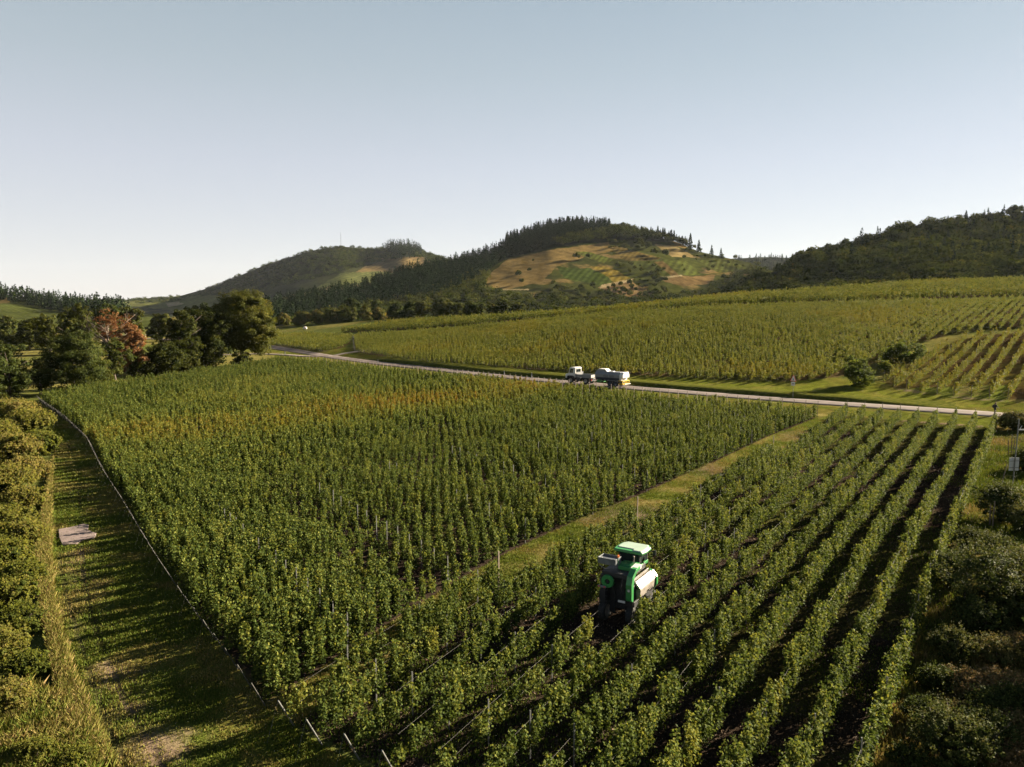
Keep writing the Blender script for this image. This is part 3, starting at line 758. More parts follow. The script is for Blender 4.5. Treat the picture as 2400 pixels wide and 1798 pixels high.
LPLOTS = [
    ([(845, 603), (905, 606), (900, 612), (860, 612)], (0.16, 0.11, 0.06)), ([(880, 618), (935, 601), (985, 603), (1012, 615), (930, 633), (830, 640), (850, 628)], (0.17, 0.12, 0.06)),
    ([(720, 680), (800, 640), (935, 633), (950, 640), (880, 660), (780, 668)], (0.10, 0.11, 0.04)), ([(660, 688), (770, 668), (870, 661), (900, 668), (780, 690), (690, 700)], (0.15, 0.12, 0.06)),
    ([(280, 714), (330, 704), (440, 694), (530, 694), (560, 704), (540, 730), (440, 728), (330, 722)], (0.115, 0.12, 0.04)), ([(388, 712), (420, 708), (430, 712), (395, 720)], (0.28, 0.22, 0.14)),
    ([(640, 720), (720, 700), (800, 690), (800, 705), (660, 730)], (0.12, 0.11, 0.045))]
def left_col(u, v, x, y, t):
    c = np.tile([0.045, 0.050, 0.022], (len(u), 1)); k = fbm(x, y, 120, 61)
    c = lerp3(c, (0.028, 0.034, 0.016), sstep(0.42, 0.55, k)); c = lerp3(c, (0.09, 0.085, 0.035), sstep(0.62, 0.75, k) * 0.8)
    c = lerp3(c, (0.10, 0.10, 0.04), sstep(715, 735, v) * sstep(0.4, 0.6, fbm(x, y, 160, 66)))
    for P, col in LPLOTS:
        m = in_px(P, u, v + (vnoise(x, y, 30, 6) - 0.5) * 4)
        c = np.where(m[:, None], np.array(col) * (0.75 + 0.5 * vnoise(x, y, 40, 8))[:, None] * (0.88 + 0.24 * stripes(x, y, 0.4, 0.9, 16))[:, None], c)
    return c
LEFTH = hill('far_hill', [(-300, 760, 1250, 712, 2900), (100, 760, 1250, 706, 2900), (300, 760, 1250, 703, 2700), (420, 760, 1250, 694, 2500), (500, 760, 1250, 672, 2400), (600, 760, 1250, 631, 2300), (660, 760, 1200, 610, 2200), (730, 760, 1200, 588, 2200), (800, 760, 1150, 578, 2200), (870, 760, 1150, 584, 2200), (910, 760, 1150, 580, 2200), (950, 760, 1150, 577, 2150), (985, 760, 1150, 586, 2150), (1040, 760, 1150, 606, 2100), (1100, 760, 1150, 612, 2100), (1250, 760, 1150, 660, 2100)], nu=520, nt=150, p=1.0, seed=71, bump=(220, 26.0), colour=left_col)

def low_col(u, v, x, y, t):
    c = np.tile([0.055, 0.065, 0.022], (len(u), 1)) * (0.8 + 0.4 * stripes(x, y, 0.5, 0.86, 9))[:, None]
    c = np.where((v < np.interp(u, [-300, 0, 70, 140, 300], [708, 708, 711, 730, 745]))[:, None], FOREST, c)
    c = np.where((((u < 26) & (v < 712)))[:, None], np.array([0.19, 0.14, 0.06]), c)
    return c
LOWH = hill('low_hill', [(-700, 800, 420, 660, 900), (-200, 800, 430, 684, 880), (0, 800, 440, 692, 870), (60, 800, 440, 702, 860), (110, 800, 440, 712, 850), (200, 800, 440, 718, 840), (300, 800, 440, 727, 800), (420, 800, 440, 752, 700)], nu=200, nt=70, seed=81, bump=(60, 5), colour=low_col)
BACKH = hill('distant_hill', [(1500, 720, 1500, 640, 2300), (1640, 720, 1500, 606, 2300), (1720, 720, 1500, 606, 2200), (1790, 720, 1500, 602, 2200), (1850, 720, 1500, 604, 2200), (1920, 720, 1500, 612, 2200), (2100, 720, 1500, 640, 2200)], nu=120, nt=50, seed=91, bump=(150, 15))
RIGHTH = hill('right_hill', [(1600, 735, 500, 722, 560), (1690, 732, 480, 700, 570), (1760, 728, 460, 660, 590), (1850, 720, 450, 620, 600), (1895, 716, 450, 606, 610), (2026, 702, 440, 567, 640), (2084, 697, 440, 549, 650), (2189, 690, 430, 530, 660), (2319, 680, 430, 514, 680), (2400, 672, 420, 500, 690), (2700, 660, 420, 455, 720), (3100, 650, 420, 420, 720)], nu=320, nt=120, seed=95, bump=(90, 9))

# ------------------------------------------------------------------ woods
def tree_cards(P, H, W, kind, ncard, rg):
    """leaf sprays of many trees at once; P feet, H heights, W widths"""
    n = len(P); idx = np.repeat(np.arange(n), ncard); m = len(idx)
    h, w_ = H[idx], W[idx]
    if kind == 'conifer':
        q = rg.random(m) ** 0.75
        r = 0.5 * w_ * (1 - q) * np.sqrt(rg.random(m)) * 1.05 + 0.05 * w_
        a = rg.uniform(0, 2 * np.pi, m)
        X = np.stack([r * np.cos(a), r * np.sin(a), 0.06 * h + q * 0.94 * h], 1)
        nb = np.stack([np.cos(a), np.sin(a), np.full(m, 0.7)], 1)
        sz = w_ * (0.34 - 0.20 * q) * rg.uniform(0.8, 1.2, m)
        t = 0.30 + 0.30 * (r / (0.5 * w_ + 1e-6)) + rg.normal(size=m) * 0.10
    else:
        lob = rg.normal(size=(n, 9, 3)); lob /= np.linalg.norm(lob, axis=2, keepdims=True)
        lob[:, :, 2] = np.abs(lob[:, :, 2]) * 0.9 - 0.25
        k = rg.integers(0, 9, m)
        g = rg.normal(size=(m, 3)); g /= np.linalg.norm(g, axis=1, keepdims=True)
        c = lob[idx, k] * 0.58 + g * (0.46 * rg.random(m) ** 0.4)[:, None]
        nb = g + np.array([0, 0, 0.5])
        X = np.stack([c[:, 0] * 0.5 * w_, c[:, 1] * 0.5 * w_, h * 0.55 + c[:, 2] * 0.48 * h], 1)
        sz = w_ * 0.125 * rg.uniform(0.7, 1.3, m)
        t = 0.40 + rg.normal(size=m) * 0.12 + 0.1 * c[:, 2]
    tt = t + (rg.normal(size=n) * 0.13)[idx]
    return P[idx] + X, sz, np.clip(tt, 0, 1), nb

def wood(name, label, H_, spots, kind, hr, wr, ncard, mat, seed, shift=0.0, sink=0.0):
    rg = np.random.default_rng(seed); n = len(spots)
    h = rg.uniform(*hr, n); w_ = h * rg.uniform(*wr, n)
    P = np.asarray(spots, float) - np.array([0, 0, 1.0]) * (0.4 + sink * h)[:, None]
    X, sz, t, nb = tree_cards(P, h, w_, kind, ncard, rg)
    o = link(name, leaf_mesh(name, X, sz, t + shift, M[mat], rg, bias=nb, spread=0.45))
    return tag(o, label, 'forest', kind='stuff')

def scatter(H_, region, n, rg, mind=0.0):
    """n places on a hillside inside a region given on the survey photograph"""
    R = np.array(region, float); lo, hi = R.min(0), R.max(0); out = []
    while sum(len(o) for o in out) < n:
        u = rg.uniform(lo[0], hi[0], n * 2); v = rg.uniform(lo[1], hi[1], n * 2)
        k = inside(R, u, v) & (v > H_['cu'](u) + 0.3) & (v < H_['fu'](u))
        out.append(np.stack([u[k], v[k]], 1))
    q = np.concatenate(out)[:n]
    return H_['pos'](q[:, 0], q[:, 1])

rg = np.random.default_rng(12)
us = np.linspace(1180, 1640, 200)
crest_region = [(1150, 612), (1170, 560), (1290, 525), (1353, 515), (1430, 524), (1500, 538), (1590, 560), (1640, 575), (1600, 575), (1500, 562), (1430, 564), (1390, 568), (1310, 581), (1240, 590)]
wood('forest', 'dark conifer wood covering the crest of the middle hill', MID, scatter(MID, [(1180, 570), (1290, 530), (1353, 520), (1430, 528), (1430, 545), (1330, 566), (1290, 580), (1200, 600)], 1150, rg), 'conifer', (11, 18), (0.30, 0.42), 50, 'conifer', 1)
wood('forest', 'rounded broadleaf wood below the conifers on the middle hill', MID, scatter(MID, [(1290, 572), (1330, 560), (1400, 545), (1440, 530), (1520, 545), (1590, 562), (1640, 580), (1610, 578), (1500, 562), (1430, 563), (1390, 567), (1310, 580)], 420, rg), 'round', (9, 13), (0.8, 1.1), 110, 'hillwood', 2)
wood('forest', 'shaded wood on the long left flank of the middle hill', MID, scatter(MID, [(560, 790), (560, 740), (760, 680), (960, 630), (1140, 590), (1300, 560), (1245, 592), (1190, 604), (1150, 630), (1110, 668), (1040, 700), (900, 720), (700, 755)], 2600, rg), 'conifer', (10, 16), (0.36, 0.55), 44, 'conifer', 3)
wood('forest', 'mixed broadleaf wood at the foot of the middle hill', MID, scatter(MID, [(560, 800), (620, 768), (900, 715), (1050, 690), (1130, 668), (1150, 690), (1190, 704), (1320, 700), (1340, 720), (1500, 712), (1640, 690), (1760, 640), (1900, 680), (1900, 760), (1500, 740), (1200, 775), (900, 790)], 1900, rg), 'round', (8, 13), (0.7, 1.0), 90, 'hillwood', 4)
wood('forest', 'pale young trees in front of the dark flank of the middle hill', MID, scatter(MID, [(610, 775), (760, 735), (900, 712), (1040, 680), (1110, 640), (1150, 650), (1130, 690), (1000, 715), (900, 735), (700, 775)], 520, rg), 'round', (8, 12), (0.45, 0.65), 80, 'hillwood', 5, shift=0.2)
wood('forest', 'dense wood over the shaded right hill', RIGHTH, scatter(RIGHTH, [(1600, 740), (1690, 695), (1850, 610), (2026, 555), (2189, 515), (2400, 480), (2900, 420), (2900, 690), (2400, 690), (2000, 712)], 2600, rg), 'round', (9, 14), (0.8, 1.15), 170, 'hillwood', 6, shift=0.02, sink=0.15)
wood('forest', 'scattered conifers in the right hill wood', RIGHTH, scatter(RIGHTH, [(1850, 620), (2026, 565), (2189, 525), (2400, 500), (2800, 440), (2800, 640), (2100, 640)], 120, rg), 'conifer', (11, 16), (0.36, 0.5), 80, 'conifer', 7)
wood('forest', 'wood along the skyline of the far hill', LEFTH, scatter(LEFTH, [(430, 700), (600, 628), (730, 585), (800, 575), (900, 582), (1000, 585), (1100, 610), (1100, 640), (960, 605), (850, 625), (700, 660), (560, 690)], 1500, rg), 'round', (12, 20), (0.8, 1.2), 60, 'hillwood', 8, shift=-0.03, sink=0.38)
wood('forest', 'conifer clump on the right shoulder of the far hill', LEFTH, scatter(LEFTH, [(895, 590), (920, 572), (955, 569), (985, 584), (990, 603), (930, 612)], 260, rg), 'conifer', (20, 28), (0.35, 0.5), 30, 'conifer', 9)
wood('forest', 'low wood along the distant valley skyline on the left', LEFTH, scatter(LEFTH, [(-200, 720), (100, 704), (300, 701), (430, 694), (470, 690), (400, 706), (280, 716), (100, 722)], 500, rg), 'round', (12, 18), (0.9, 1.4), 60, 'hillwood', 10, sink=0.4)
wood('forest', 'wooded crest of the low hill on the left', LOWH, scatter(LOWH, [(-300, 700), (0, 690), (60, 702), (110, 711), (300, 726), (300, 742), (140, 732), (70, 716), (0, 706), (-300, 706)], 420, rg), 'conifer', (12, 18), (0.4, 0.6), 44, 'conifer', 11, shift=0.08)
wood('forest', 'dark wood on the distant hill between the middle and right hills', BACKH, scatter(BACKH, [(1560, 720), (1640, 604), (1790, 600), (1920, 610), (2000, 650), (1900, 700)], 900, rg), 'conifer', (13, 19), (0.5, 0.7), 60, 'conifer', 12, sink=0.2)

# single conifers, bushes and trees one can tell apart on the hills
rg = np.random.default_rng(31)
def proto(kind, mat, n, seed, h=10.0, w_=6.0, shift=0.0):
    r_ = np.random.default_rng(seed)
    X, sz, t, nb = tree_cards(np.zeros((1, 3)), np.array([h]), np.array([w_]), kind, n, r_)
    me = leaf_mesh('crown', X, sz, t + shift, M[mat], r_, bias=nb, spread=0.45); return me
PC = [proto('conifer', 'conifer', 200, 50 + i, 10, 4.0) for i in range(4)]
PB = [proto('round', 'hillwood', 420, 60 + i, 10, 9, 0.0) for i in range(4)]
PY = [proto('round', 'hillwood', 420, 70 + i, 10, 8, 0.3) for i in range(3)]
def single(name, me, p, s, label, cat, group=None):
    o = link(name, me); o.location = (p[0], p[1], p[2] - 0.3); o.scale = (s, s, s); o.rotation_euler = (0, 0, rg.uniform(0, 6.28))
    return tag(o, label, cat, group)
for u in np.concatenate([rg.uniform(1186, 1430, 46), rg.uniform(1500, 1615, 20)]):
    u = u + rg.normal() * 1.5; p = MID['pos'](u, MID['cu'](u) + 1.0)[0]
    single('conifer', PC[rg.integers(4)], p, rg.uniform(1.0, 1.7), 'dark pointed conifer standing up from the crest of the middle hill', 'conifer', 'conifers on the crest of the middle hill')
for u, v, s, lab in [(1617, 588, 2.4, 'tall lone conifer right of the middle hill crest'), (1638, 594, 1.9, 'smaller conifer on the right shoulder of the middle hill'), (1606, 577, 1.4, 'small conifer just left of the tall lone conifer'), (1668, 600, 1.5, 'conifer on the descending right ridge of the middle hill'), (1690, 603, 1.3, 'lowest conifer on the descending right ridge')]:
    single('conifer', PC[rg.integers(4)], MID['pos'](u, v)[0], s, lab, 'conifer')
for u, v, s, lab in [(1352, 612, 1.5, 'left one of two dark bushes above the green vineyard plot'), (1380, 610, 1.15, 'right one of two dark bushes above the green vineyard plot'), (1450, 634, 1.35, 'dark bush in the middle of the hillside plots'), (1534, 630 - 29, 1.5, 'broad dark tree below the dry patch on the upper hillside'), (1560, 606, 1.6, 'right-hand dark tree below the dry patch on the upper hillside'),
                     (1533, 660, 1.1, 'pointed dark bush beside the lower hillside track'), (1241, 640, 0.8, 'small dark bush on the bare brown slope'), (1215, 652, 1.2, 'pale bush on the left part of the brown slope'), (1222, 668, 1.0, 'lower pale bush on the brown slope'), (1248, 614, 0.6, 'tiny bush high on the brown slope'), (1390, 675, 1.2, 'bush below the green vineyard plot'), (1475, 592, 0.9, 'bush near the top of the reddish plot'),
                     (1520, 586, 1.5, 'dark trees above the reddish plot'), (1500, 572, 1.3, 'bush below the wood on the upper hillside'), (1695, 660, 1.2, 'bush beside the rightmost hillside plot'), (1725, 662, 1.5, 'dark bush at the foot of the rightmost plot'), (1745, 668, 1.4, 'outer dark bush at the foot of the rightmost plot'), (1660, 638, 0.8, 'small bush left of the rightmost hillside plot')]:
    single('bush', PB[rg.integers(4)], MID['pos'](u, v)[0], s * 0.8, lab, 'bush')
for j, (a, b, c_, d_) in enumerate([(1280, 1700, 690, 722), (1290, 1560, 672, 700), (1470, 1560, 620, 690), (1420, 1520, 560, 590), (1590, 1780, 580, 640)]):
    for _ in range((95, 60, 34, 26, 26)[j]):
        u, v = rg.uniform(a, b), rg.uniform(c_, d_)
        single('bush', (PB + PY)[rg.integers(7)], MID['pos'](u, v)[0], rg.uniform(0.35, 0.9), ('olive bush in the scrub at the foot of the middle hill', 'olive bush in the scrub below the green plot', 'bush in the scrub strip between the hillside plots', 'bush below the crest wood of the middle hill', 'bush on the right shoulder of the middle hill')[j], 'bush', ('scrub at the foot of the middle hill', 'scrub below the green plot', 'scrub between the plots', 'scrub below the crest wood', 'scrub on the right shoulder')[j])
for u, s, lab in [(2222, 1.2, 'first small conifer poking above the right hill wood'), (2264, 1.5, 'second small conifer poking above the right hill wood'), (2300, 1.0, 'conifer nearest the right frame edge above the right hill wood')]:
    single('conifer', PC[rg.integers(4)], RIGHTH['pos'](u, RIGHTH['cu'](u) + 6)[0], s * 0.85, lab, 'conifer')
for u, v, s, lab in [(1998, 667, 1.05, 'left one of a pair of pale round trees below the right hill'), (2022, 664, 1.15, 'right one of a pair of pale round trees below the right hill'), (2075, 650, 0.85, 'small pale tree between the pair and the large round tree'), (2116, 653, 1.5, 'largest pale round tree on the field edge below the right hill')]:
    p = at(u, v) if v > 672 else None
    p = atd(u, v, 395 if u < 2060 else 400); p[2] = min(p[2], gz(p[0], p[1]) + 1.0)
    single('round_tree', PY[rg.integers(3)], p, s * 0.62, lab, 'tree')
# radio mast on the far hill
p = LEFTH['pos'](799, LEFTH['cu'](799) + 1)[0]
mast = MB().cyl((0, 0, 0), (0, 0, 42), 0.55, 0.3, 6); mast.box((0, 0, 26), (3.2, 0.5, 0.6)); mast.box((0, 0, 34), (2.4, 0.5, 0.5))
o = mast.build('radio_mast', M['steel'], loc=tuple(p)); tag(o, 'thin radio mast on top of the far hill', 'mast')

# ------------------------------------------------------------------ trees and shrubs near at hand
DENS = 2.6
def crown_cloud(rg, lobes, per, leaf, drop=0.0):
    """lobes: (x, y, z, rx, rz). Leaf sprays gathered in clumps over each lobe, with gaps between the clumps."""
    X, NB, TT = [], [], []
    for (lx, ly, lz, rx, rz) in lobes:
        nc = max(7, int(9 + 3.0 * (rx * rz) ** 0.5))
        g = rg.normal(size=(nc, 3)); g /= np.linalg.norm(g, axis=1, keepdims=True)
        rad = rg.uniform(0.62, 1.05, nc)[:, None]
        cc = g * rad * np.array([rx, rx, rz]) + np.array([lx, ly, lz])
        cr = rx * rg.uniform(0.22, 0.40, nc)
        n = int(per * DENS * rx * rz / 4)
        k = rg.integers(0, nc, n)
        o = rg.normal(size=(n, 3)); o *= (rg.random(n) ** 0.45 * 1.0 / (np.linalg.norm(o, axis=1) + 1e-9))[:, None]
        X.append(cc[k] + o * cr[k][:, None] * np.array([1, 1, 0.7]))
        NB.append(g[k] * 0.7 + o * 0.4 + np.array([0, 0, 0.45]))
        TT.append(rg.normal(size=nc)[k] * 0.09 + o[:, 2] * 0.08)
    X = np.concatenate(X); NB = np.concatenate(NB); TT = np.concatenate(TT)
    X[:, 2] = np.maximum(X[:, 2], 0.1)
    return X, leaf * rg.uniform(0.7, 1.35, len(X)), TT + rg.normal(size=len(X)) * 0.08, NB

def limbs(mb, rg, H, r0, lean=0.06, n=7, spread=0.38, first=0.3, bare=False):
    top = Vector((rg.normal() * lean * H, rg.normal() * lean * H, H * 0.82))
    pts = [Vector((0, 0, -0.4))] + [top * t + Vector((rg.normal() * 0.02 * H, rg.normal() * 0.02 * H, 0)) for t in (0.22, 0.45, 0.7, 1.0)]
    mb.tube(pts, [r0 * 1.35, r0, r0 * 0.8, r0 * 0.5, r0 * 0.15], 9)
    for i in range(n):
        t = rg.uniform(first, 0.85); b = top * t; a = rg.uniform(0, 6.28); L = spread * H * rg.uniform(0.6, 1.1)
        e = b + Vector((math.cos(a) * L, math.sin(a) * L, L * rg.uniform(0.35, 0.9)))
        m = b.lerp(e, 0.5) + Vector((0, 0, -0.06 * L))
        mb.tube([b, m, e], [r0 * 0.42, r0 * 0.26, r0 * 0.06], 6)
        if bare:
            for _ in range(6):
                q = m.lerp(e, rg.random()); d = Vector(rg.normal(size=3)).normalized() * L * 0.4; d.z = abs(d.z)
                mb.tube([q, q + d * 0.5 + Vector((0, 0, 0.05 * L)), q + d], [r0 * 0.1, r0 * 0.06, r0 * 0.02], 4)

def tree(name, u, v, d, lobes, label, mat='oak', per=260, leaf=0.36, H=10, r0=0.3, seed=1, base=0.45, bark='bark', cat='tree', nl=7, bare=False, group=None, lean=0.05, first=0.3):
    """u, v, d: where the foot is; lobes in metres about the foot"""
    rg = np.random.default_rng(seed)
    p = atd(u, v, d); p[2] = gz(p[0], p[1])
    root = empty(name, p); tag(root, label, cat, group)
    mb = MB(); limbs(mb, rg, H, r0, n=nl, bare=bare, lean=lean, first=first); mb.build('trunk', M[bark], root, smooth=True)
    if lobes:
        X, sz, t, nb = crown_cloud(rg, lobes, per, leaf)
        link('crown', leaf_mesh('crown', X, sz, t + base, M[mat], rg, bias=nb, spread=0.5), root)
    return root

def auto_lobes(rg, W, H, z0, n=9, top=1.0):
    """an uneven crown W wide, from z0 up to H"""
    L = []
    for i in range(n):
        q = (i + 0.5) / n; z = z0 + (H - z0) * (0.18 + 0.72 * q); env = math.sin(math.pi * (0.22 + 0.68 * q)) ** 0.7
        a = rg.uniform(0, 6.28); r = W * 0.5 * env * rg.uniform(0.25, 0.62)
        rr = W * 0.24 * rg.uniform(0.8, 1.25) * (0.75 + 0.4 * env)
        L.append((math.cos(a) * r, math.sin(a) * r, z, rr, rr * 0.85))
    L.append((0, 0, z0 + (H - z0) * 0.5, W * 0.3, (H - z0) * 0.38)); L.append((0, 0, H - W * 0.16, W * 0.2, W * 0.17))
    return L

def ptree(name, u0, u1, vt, vb, label, mat='oak', seed=1, base=0.45, z0f=0.22, d=None, n=9, per=230, leaf=None, **k):
    """a tree standing between two pixel columns of the survey, crown top at vt, foot at vb"""
    u = 0.5 * (u0 + u1); p = at(u, vb); d = d or p[1]
    H = (vb - vt) / ppm(d); W = 1.14 * (u1 - u0) / ppm(d)
    rg = np.random.default_rng(seed)
    return tree(name, u, vb, d, auto_lobes(rg, W, H, H * z0f, n), label, mat, per, leaf or max(0.2, 0.0019 * d), H, 0.022 * H + 0.05, seed, base, **k)

# the big oak and its darker neighbours
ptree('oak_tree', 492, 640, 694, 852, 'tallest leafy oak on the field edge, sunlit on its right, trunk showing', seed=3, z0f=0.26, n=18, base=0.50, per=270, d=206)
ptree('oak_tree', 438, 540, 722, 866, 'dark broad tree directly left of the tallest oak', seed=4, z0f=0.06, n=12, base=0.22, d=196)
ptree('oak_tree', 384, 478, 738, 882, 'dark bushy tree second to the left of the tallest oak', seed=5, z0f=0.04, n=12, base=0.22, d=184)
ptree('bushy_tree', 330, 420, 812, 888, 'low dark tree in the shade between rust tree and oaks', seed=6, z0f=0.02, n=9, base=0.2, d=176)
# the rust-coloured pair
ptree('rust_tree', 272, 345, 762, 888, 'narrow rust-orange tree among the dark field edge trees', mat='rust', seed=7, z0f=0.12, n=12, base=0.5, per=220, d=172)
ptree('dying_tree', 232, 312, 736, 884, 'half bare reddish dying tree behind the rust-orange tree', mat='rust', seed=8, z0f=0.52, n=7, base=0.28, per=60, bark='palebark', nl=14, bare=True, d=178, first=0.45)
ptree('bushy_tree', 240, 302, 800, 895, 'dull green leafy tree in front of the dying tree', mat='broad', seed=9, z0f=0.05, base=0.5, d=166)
# round tree with a yellow top and its neighbours
ptree('round_tree', 112, 240, 790, 926, 'round dark tree with yellowing top by the corner of the vines', mat='broad', seed=10, z0f=0.03, n=13, base=0.42, d=140, per=300)
ptree('bushy_tree', 195, 262, 845, 915, 'low green bush between the round tree and the rust tree', mat='oak', seed=11, z0f=0.02, base=0.35, d=150)
ptree('bushy_tree', 60, 130, 852, 932, 'low dark bush left of the round yellow-topped tree', mat='oak', seed=12, z0f=0.02, base=0.3, d=138)
ptree('broad_tree', -30, 72, 805, 940, 'large grey-green tree at the left frame edge', mat='broad', seed=13, z0f=0.03, n=13, base=0.38, d=132, per=300)
ptree('broad_tree', -110, 20, 818, 960, 'dark tree cut by the left frame edge', mat='broad', seed=14, z0f=0.03, n=12, base=0.35, d=124)
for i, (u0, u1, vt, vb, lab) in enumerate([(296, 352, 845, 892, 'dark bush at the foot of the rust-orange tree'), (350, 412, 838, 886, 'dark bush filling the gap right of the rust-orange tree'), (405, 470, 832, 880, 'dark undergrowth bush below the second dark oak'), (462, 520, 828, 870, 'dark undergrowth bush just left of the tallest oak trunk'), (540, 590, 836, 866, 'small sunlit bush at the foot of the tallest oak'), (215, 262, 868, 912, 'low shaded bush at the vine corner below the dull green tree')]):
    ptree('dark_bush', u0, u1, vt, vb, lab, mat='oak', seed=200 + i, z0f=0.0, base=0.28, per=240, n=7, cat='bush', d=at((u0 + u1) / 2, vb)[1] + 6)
# second line of trees behind
for i, (u0, u1, vt, vb, mat, base, lab) in enumerate([
        (84, 150, 738, 826, 'oak', 0.36, 'dark tall tree in the second line, left of the poplar'), (40, 100, 752, 822, 'oak', 0.34, 'dark lower tree in the second line near the left edge'),
        (140, 192, 745, 832, 'broad', 0.55, 'lighter green tree in the second line behind the round tree'), (150, 228, 718, 830, 'oak', 0.36, 'tallest dark tree in the second line behind the rust tree'),
        (215, 285, 716, 815, 'broad', 0.40, 'brownish dark tree rising behind the dying tree'), (280, 338, 720, 812, 'oak', 0.40, 'dark round tree right of the dying tree top'),
        (346, 402, 738, 800, 'oak', 0.38, 'round tree beside the far bend of the road'), (388, 428, 746, 800, 'broad', 0.80, 'yellowish tree beside the round one at the road bend'),
        (-20, 42, 748, 805, 'broad', 0.5, 'olive round tree at the left edge of the second line'), (70, 122, 780, 812, 'broad', 0.66, 'pale round bush on the far field edge'), (-10, 44, 790, 822, 'broad', 0.6, 'pale bush by the left edge on the far field'), (50, 80, 785, 808, 'broad', 0.6, 'small pale bush between two others on the far field')]):
    ptree('broad_tree', u0, u1, vt, vb, lab, mat=mat, seed=20 + i, z0f=0.05, base=base, d=at((u0 + u1) / 2, vb)[1], per=150)
# hedge and trees beyond the vines, left of the middle hill
rg = np.random.default_rng(77)
for i, (u0, u1, vt, vb, base, lab) in enumerate([
        (648, 690, 752, 775, 0.75, 'low yellowing hedge bush at the left end of the far hedge'), (690, 730, 750, 775, 0.7, 'yellow-green hedge bush by the white stone'), (728, 764, 748, 775, 0.66, 'olive bush in the far hedge'), (752, 800, 745, 772, 0.62, 'rounded olive bush in the far hedge'), (790, 838, 744, 770, 0.55, 'green bush in the middle of the far hedge'),
        (836, 872, 735, 768, 0.66, 'tallest pale bush in the far hedge'), (868, 905, 742, 763, 0.78, 'yellow bush at the right end of the far hedge'), (880, 900, 748, 764, 0.35, 'small dark bush at the right end of the far hedge'), (936, 956, 740, 757, 0.25, 'dark cone-shaped bush alone in the vines'), (915, 940, 747, 758, 0.4, 'low dark bush left of the cone-shaped bush'),
        (970, 1006, 711, 744, 0.62, 'round olive tree standing at the vineyard top'), (1006, 1060, 706, 742, 0.58, 'broad olive tree right of the round one at the vineyard top'), (1058, 1092, 716, 740, 0.5, 'third tree of the line at the vineyard top'), (1090, 1140, 714, 738, 0.45, 'wide green tree at the vineyard top'), (940, 975, 712, 746, 0.3, 'dark tree left of the round olive tree'),
        (1140, 1172, 722, 738, 0.66, 'pale low bush at the vineyard top'), (1160, 1196, 706, 738, 0.42, 'green tree by the pale low bush'), (1196, 1240, 720, 737, 0.5, 'low bush on the vineyard top edge'), (862, 900, 716, 760, 0.25, 'dark tree behind the tallest pale bush'), (800, 850, 716, 768, 0.22, 'broad dark tree behind the far hedge'), (904, 944, 720, 758, 0.3, 'dark rounded tree behind the yellow bush')]):
    d = float(np.interp(u0, [640, 770, 1000, 1400], [440, 425, 405, 375])) + (20 if 'behind' in lab else 0)
    p = atd(0.5 * (u0 + u1), vb, d)
    ptree('hedge_tree' if vb - vt > 25 else 'hedge_bush', u0, u1, vt, vb + 3, lab, mat='broad', seed=120 + i, z0f=0.0, base=base, d=d, per=110, n=6, cat='tree' if vb - vt > 25 else 'bush', nl=3)
# dark bushes between the field across the road and the young vines
for i, (u0, u1, vt, vb, base, lab) in enumerate([(1966, 2046, 838, 902, 0.22, 'dark bush nearest the road, beside the young vines'), (2072, 2148, 806, 852, 0.22, 'wide dark bush up the slope beside the young vines'), (2136, 2172, 808, 842, 0.25, 'smaller dark bush touching the wide one'), (2056, 2090, 846, 872, 0.4, 'low bush between the two dark bushes')]):
    ptree('dark_bush', u0, u1, vt, vb, lab, mat='shrub', seed=170 + i, z0f=0.0, base=base, per=330, n=9, cat='bush', leaf=0.22)

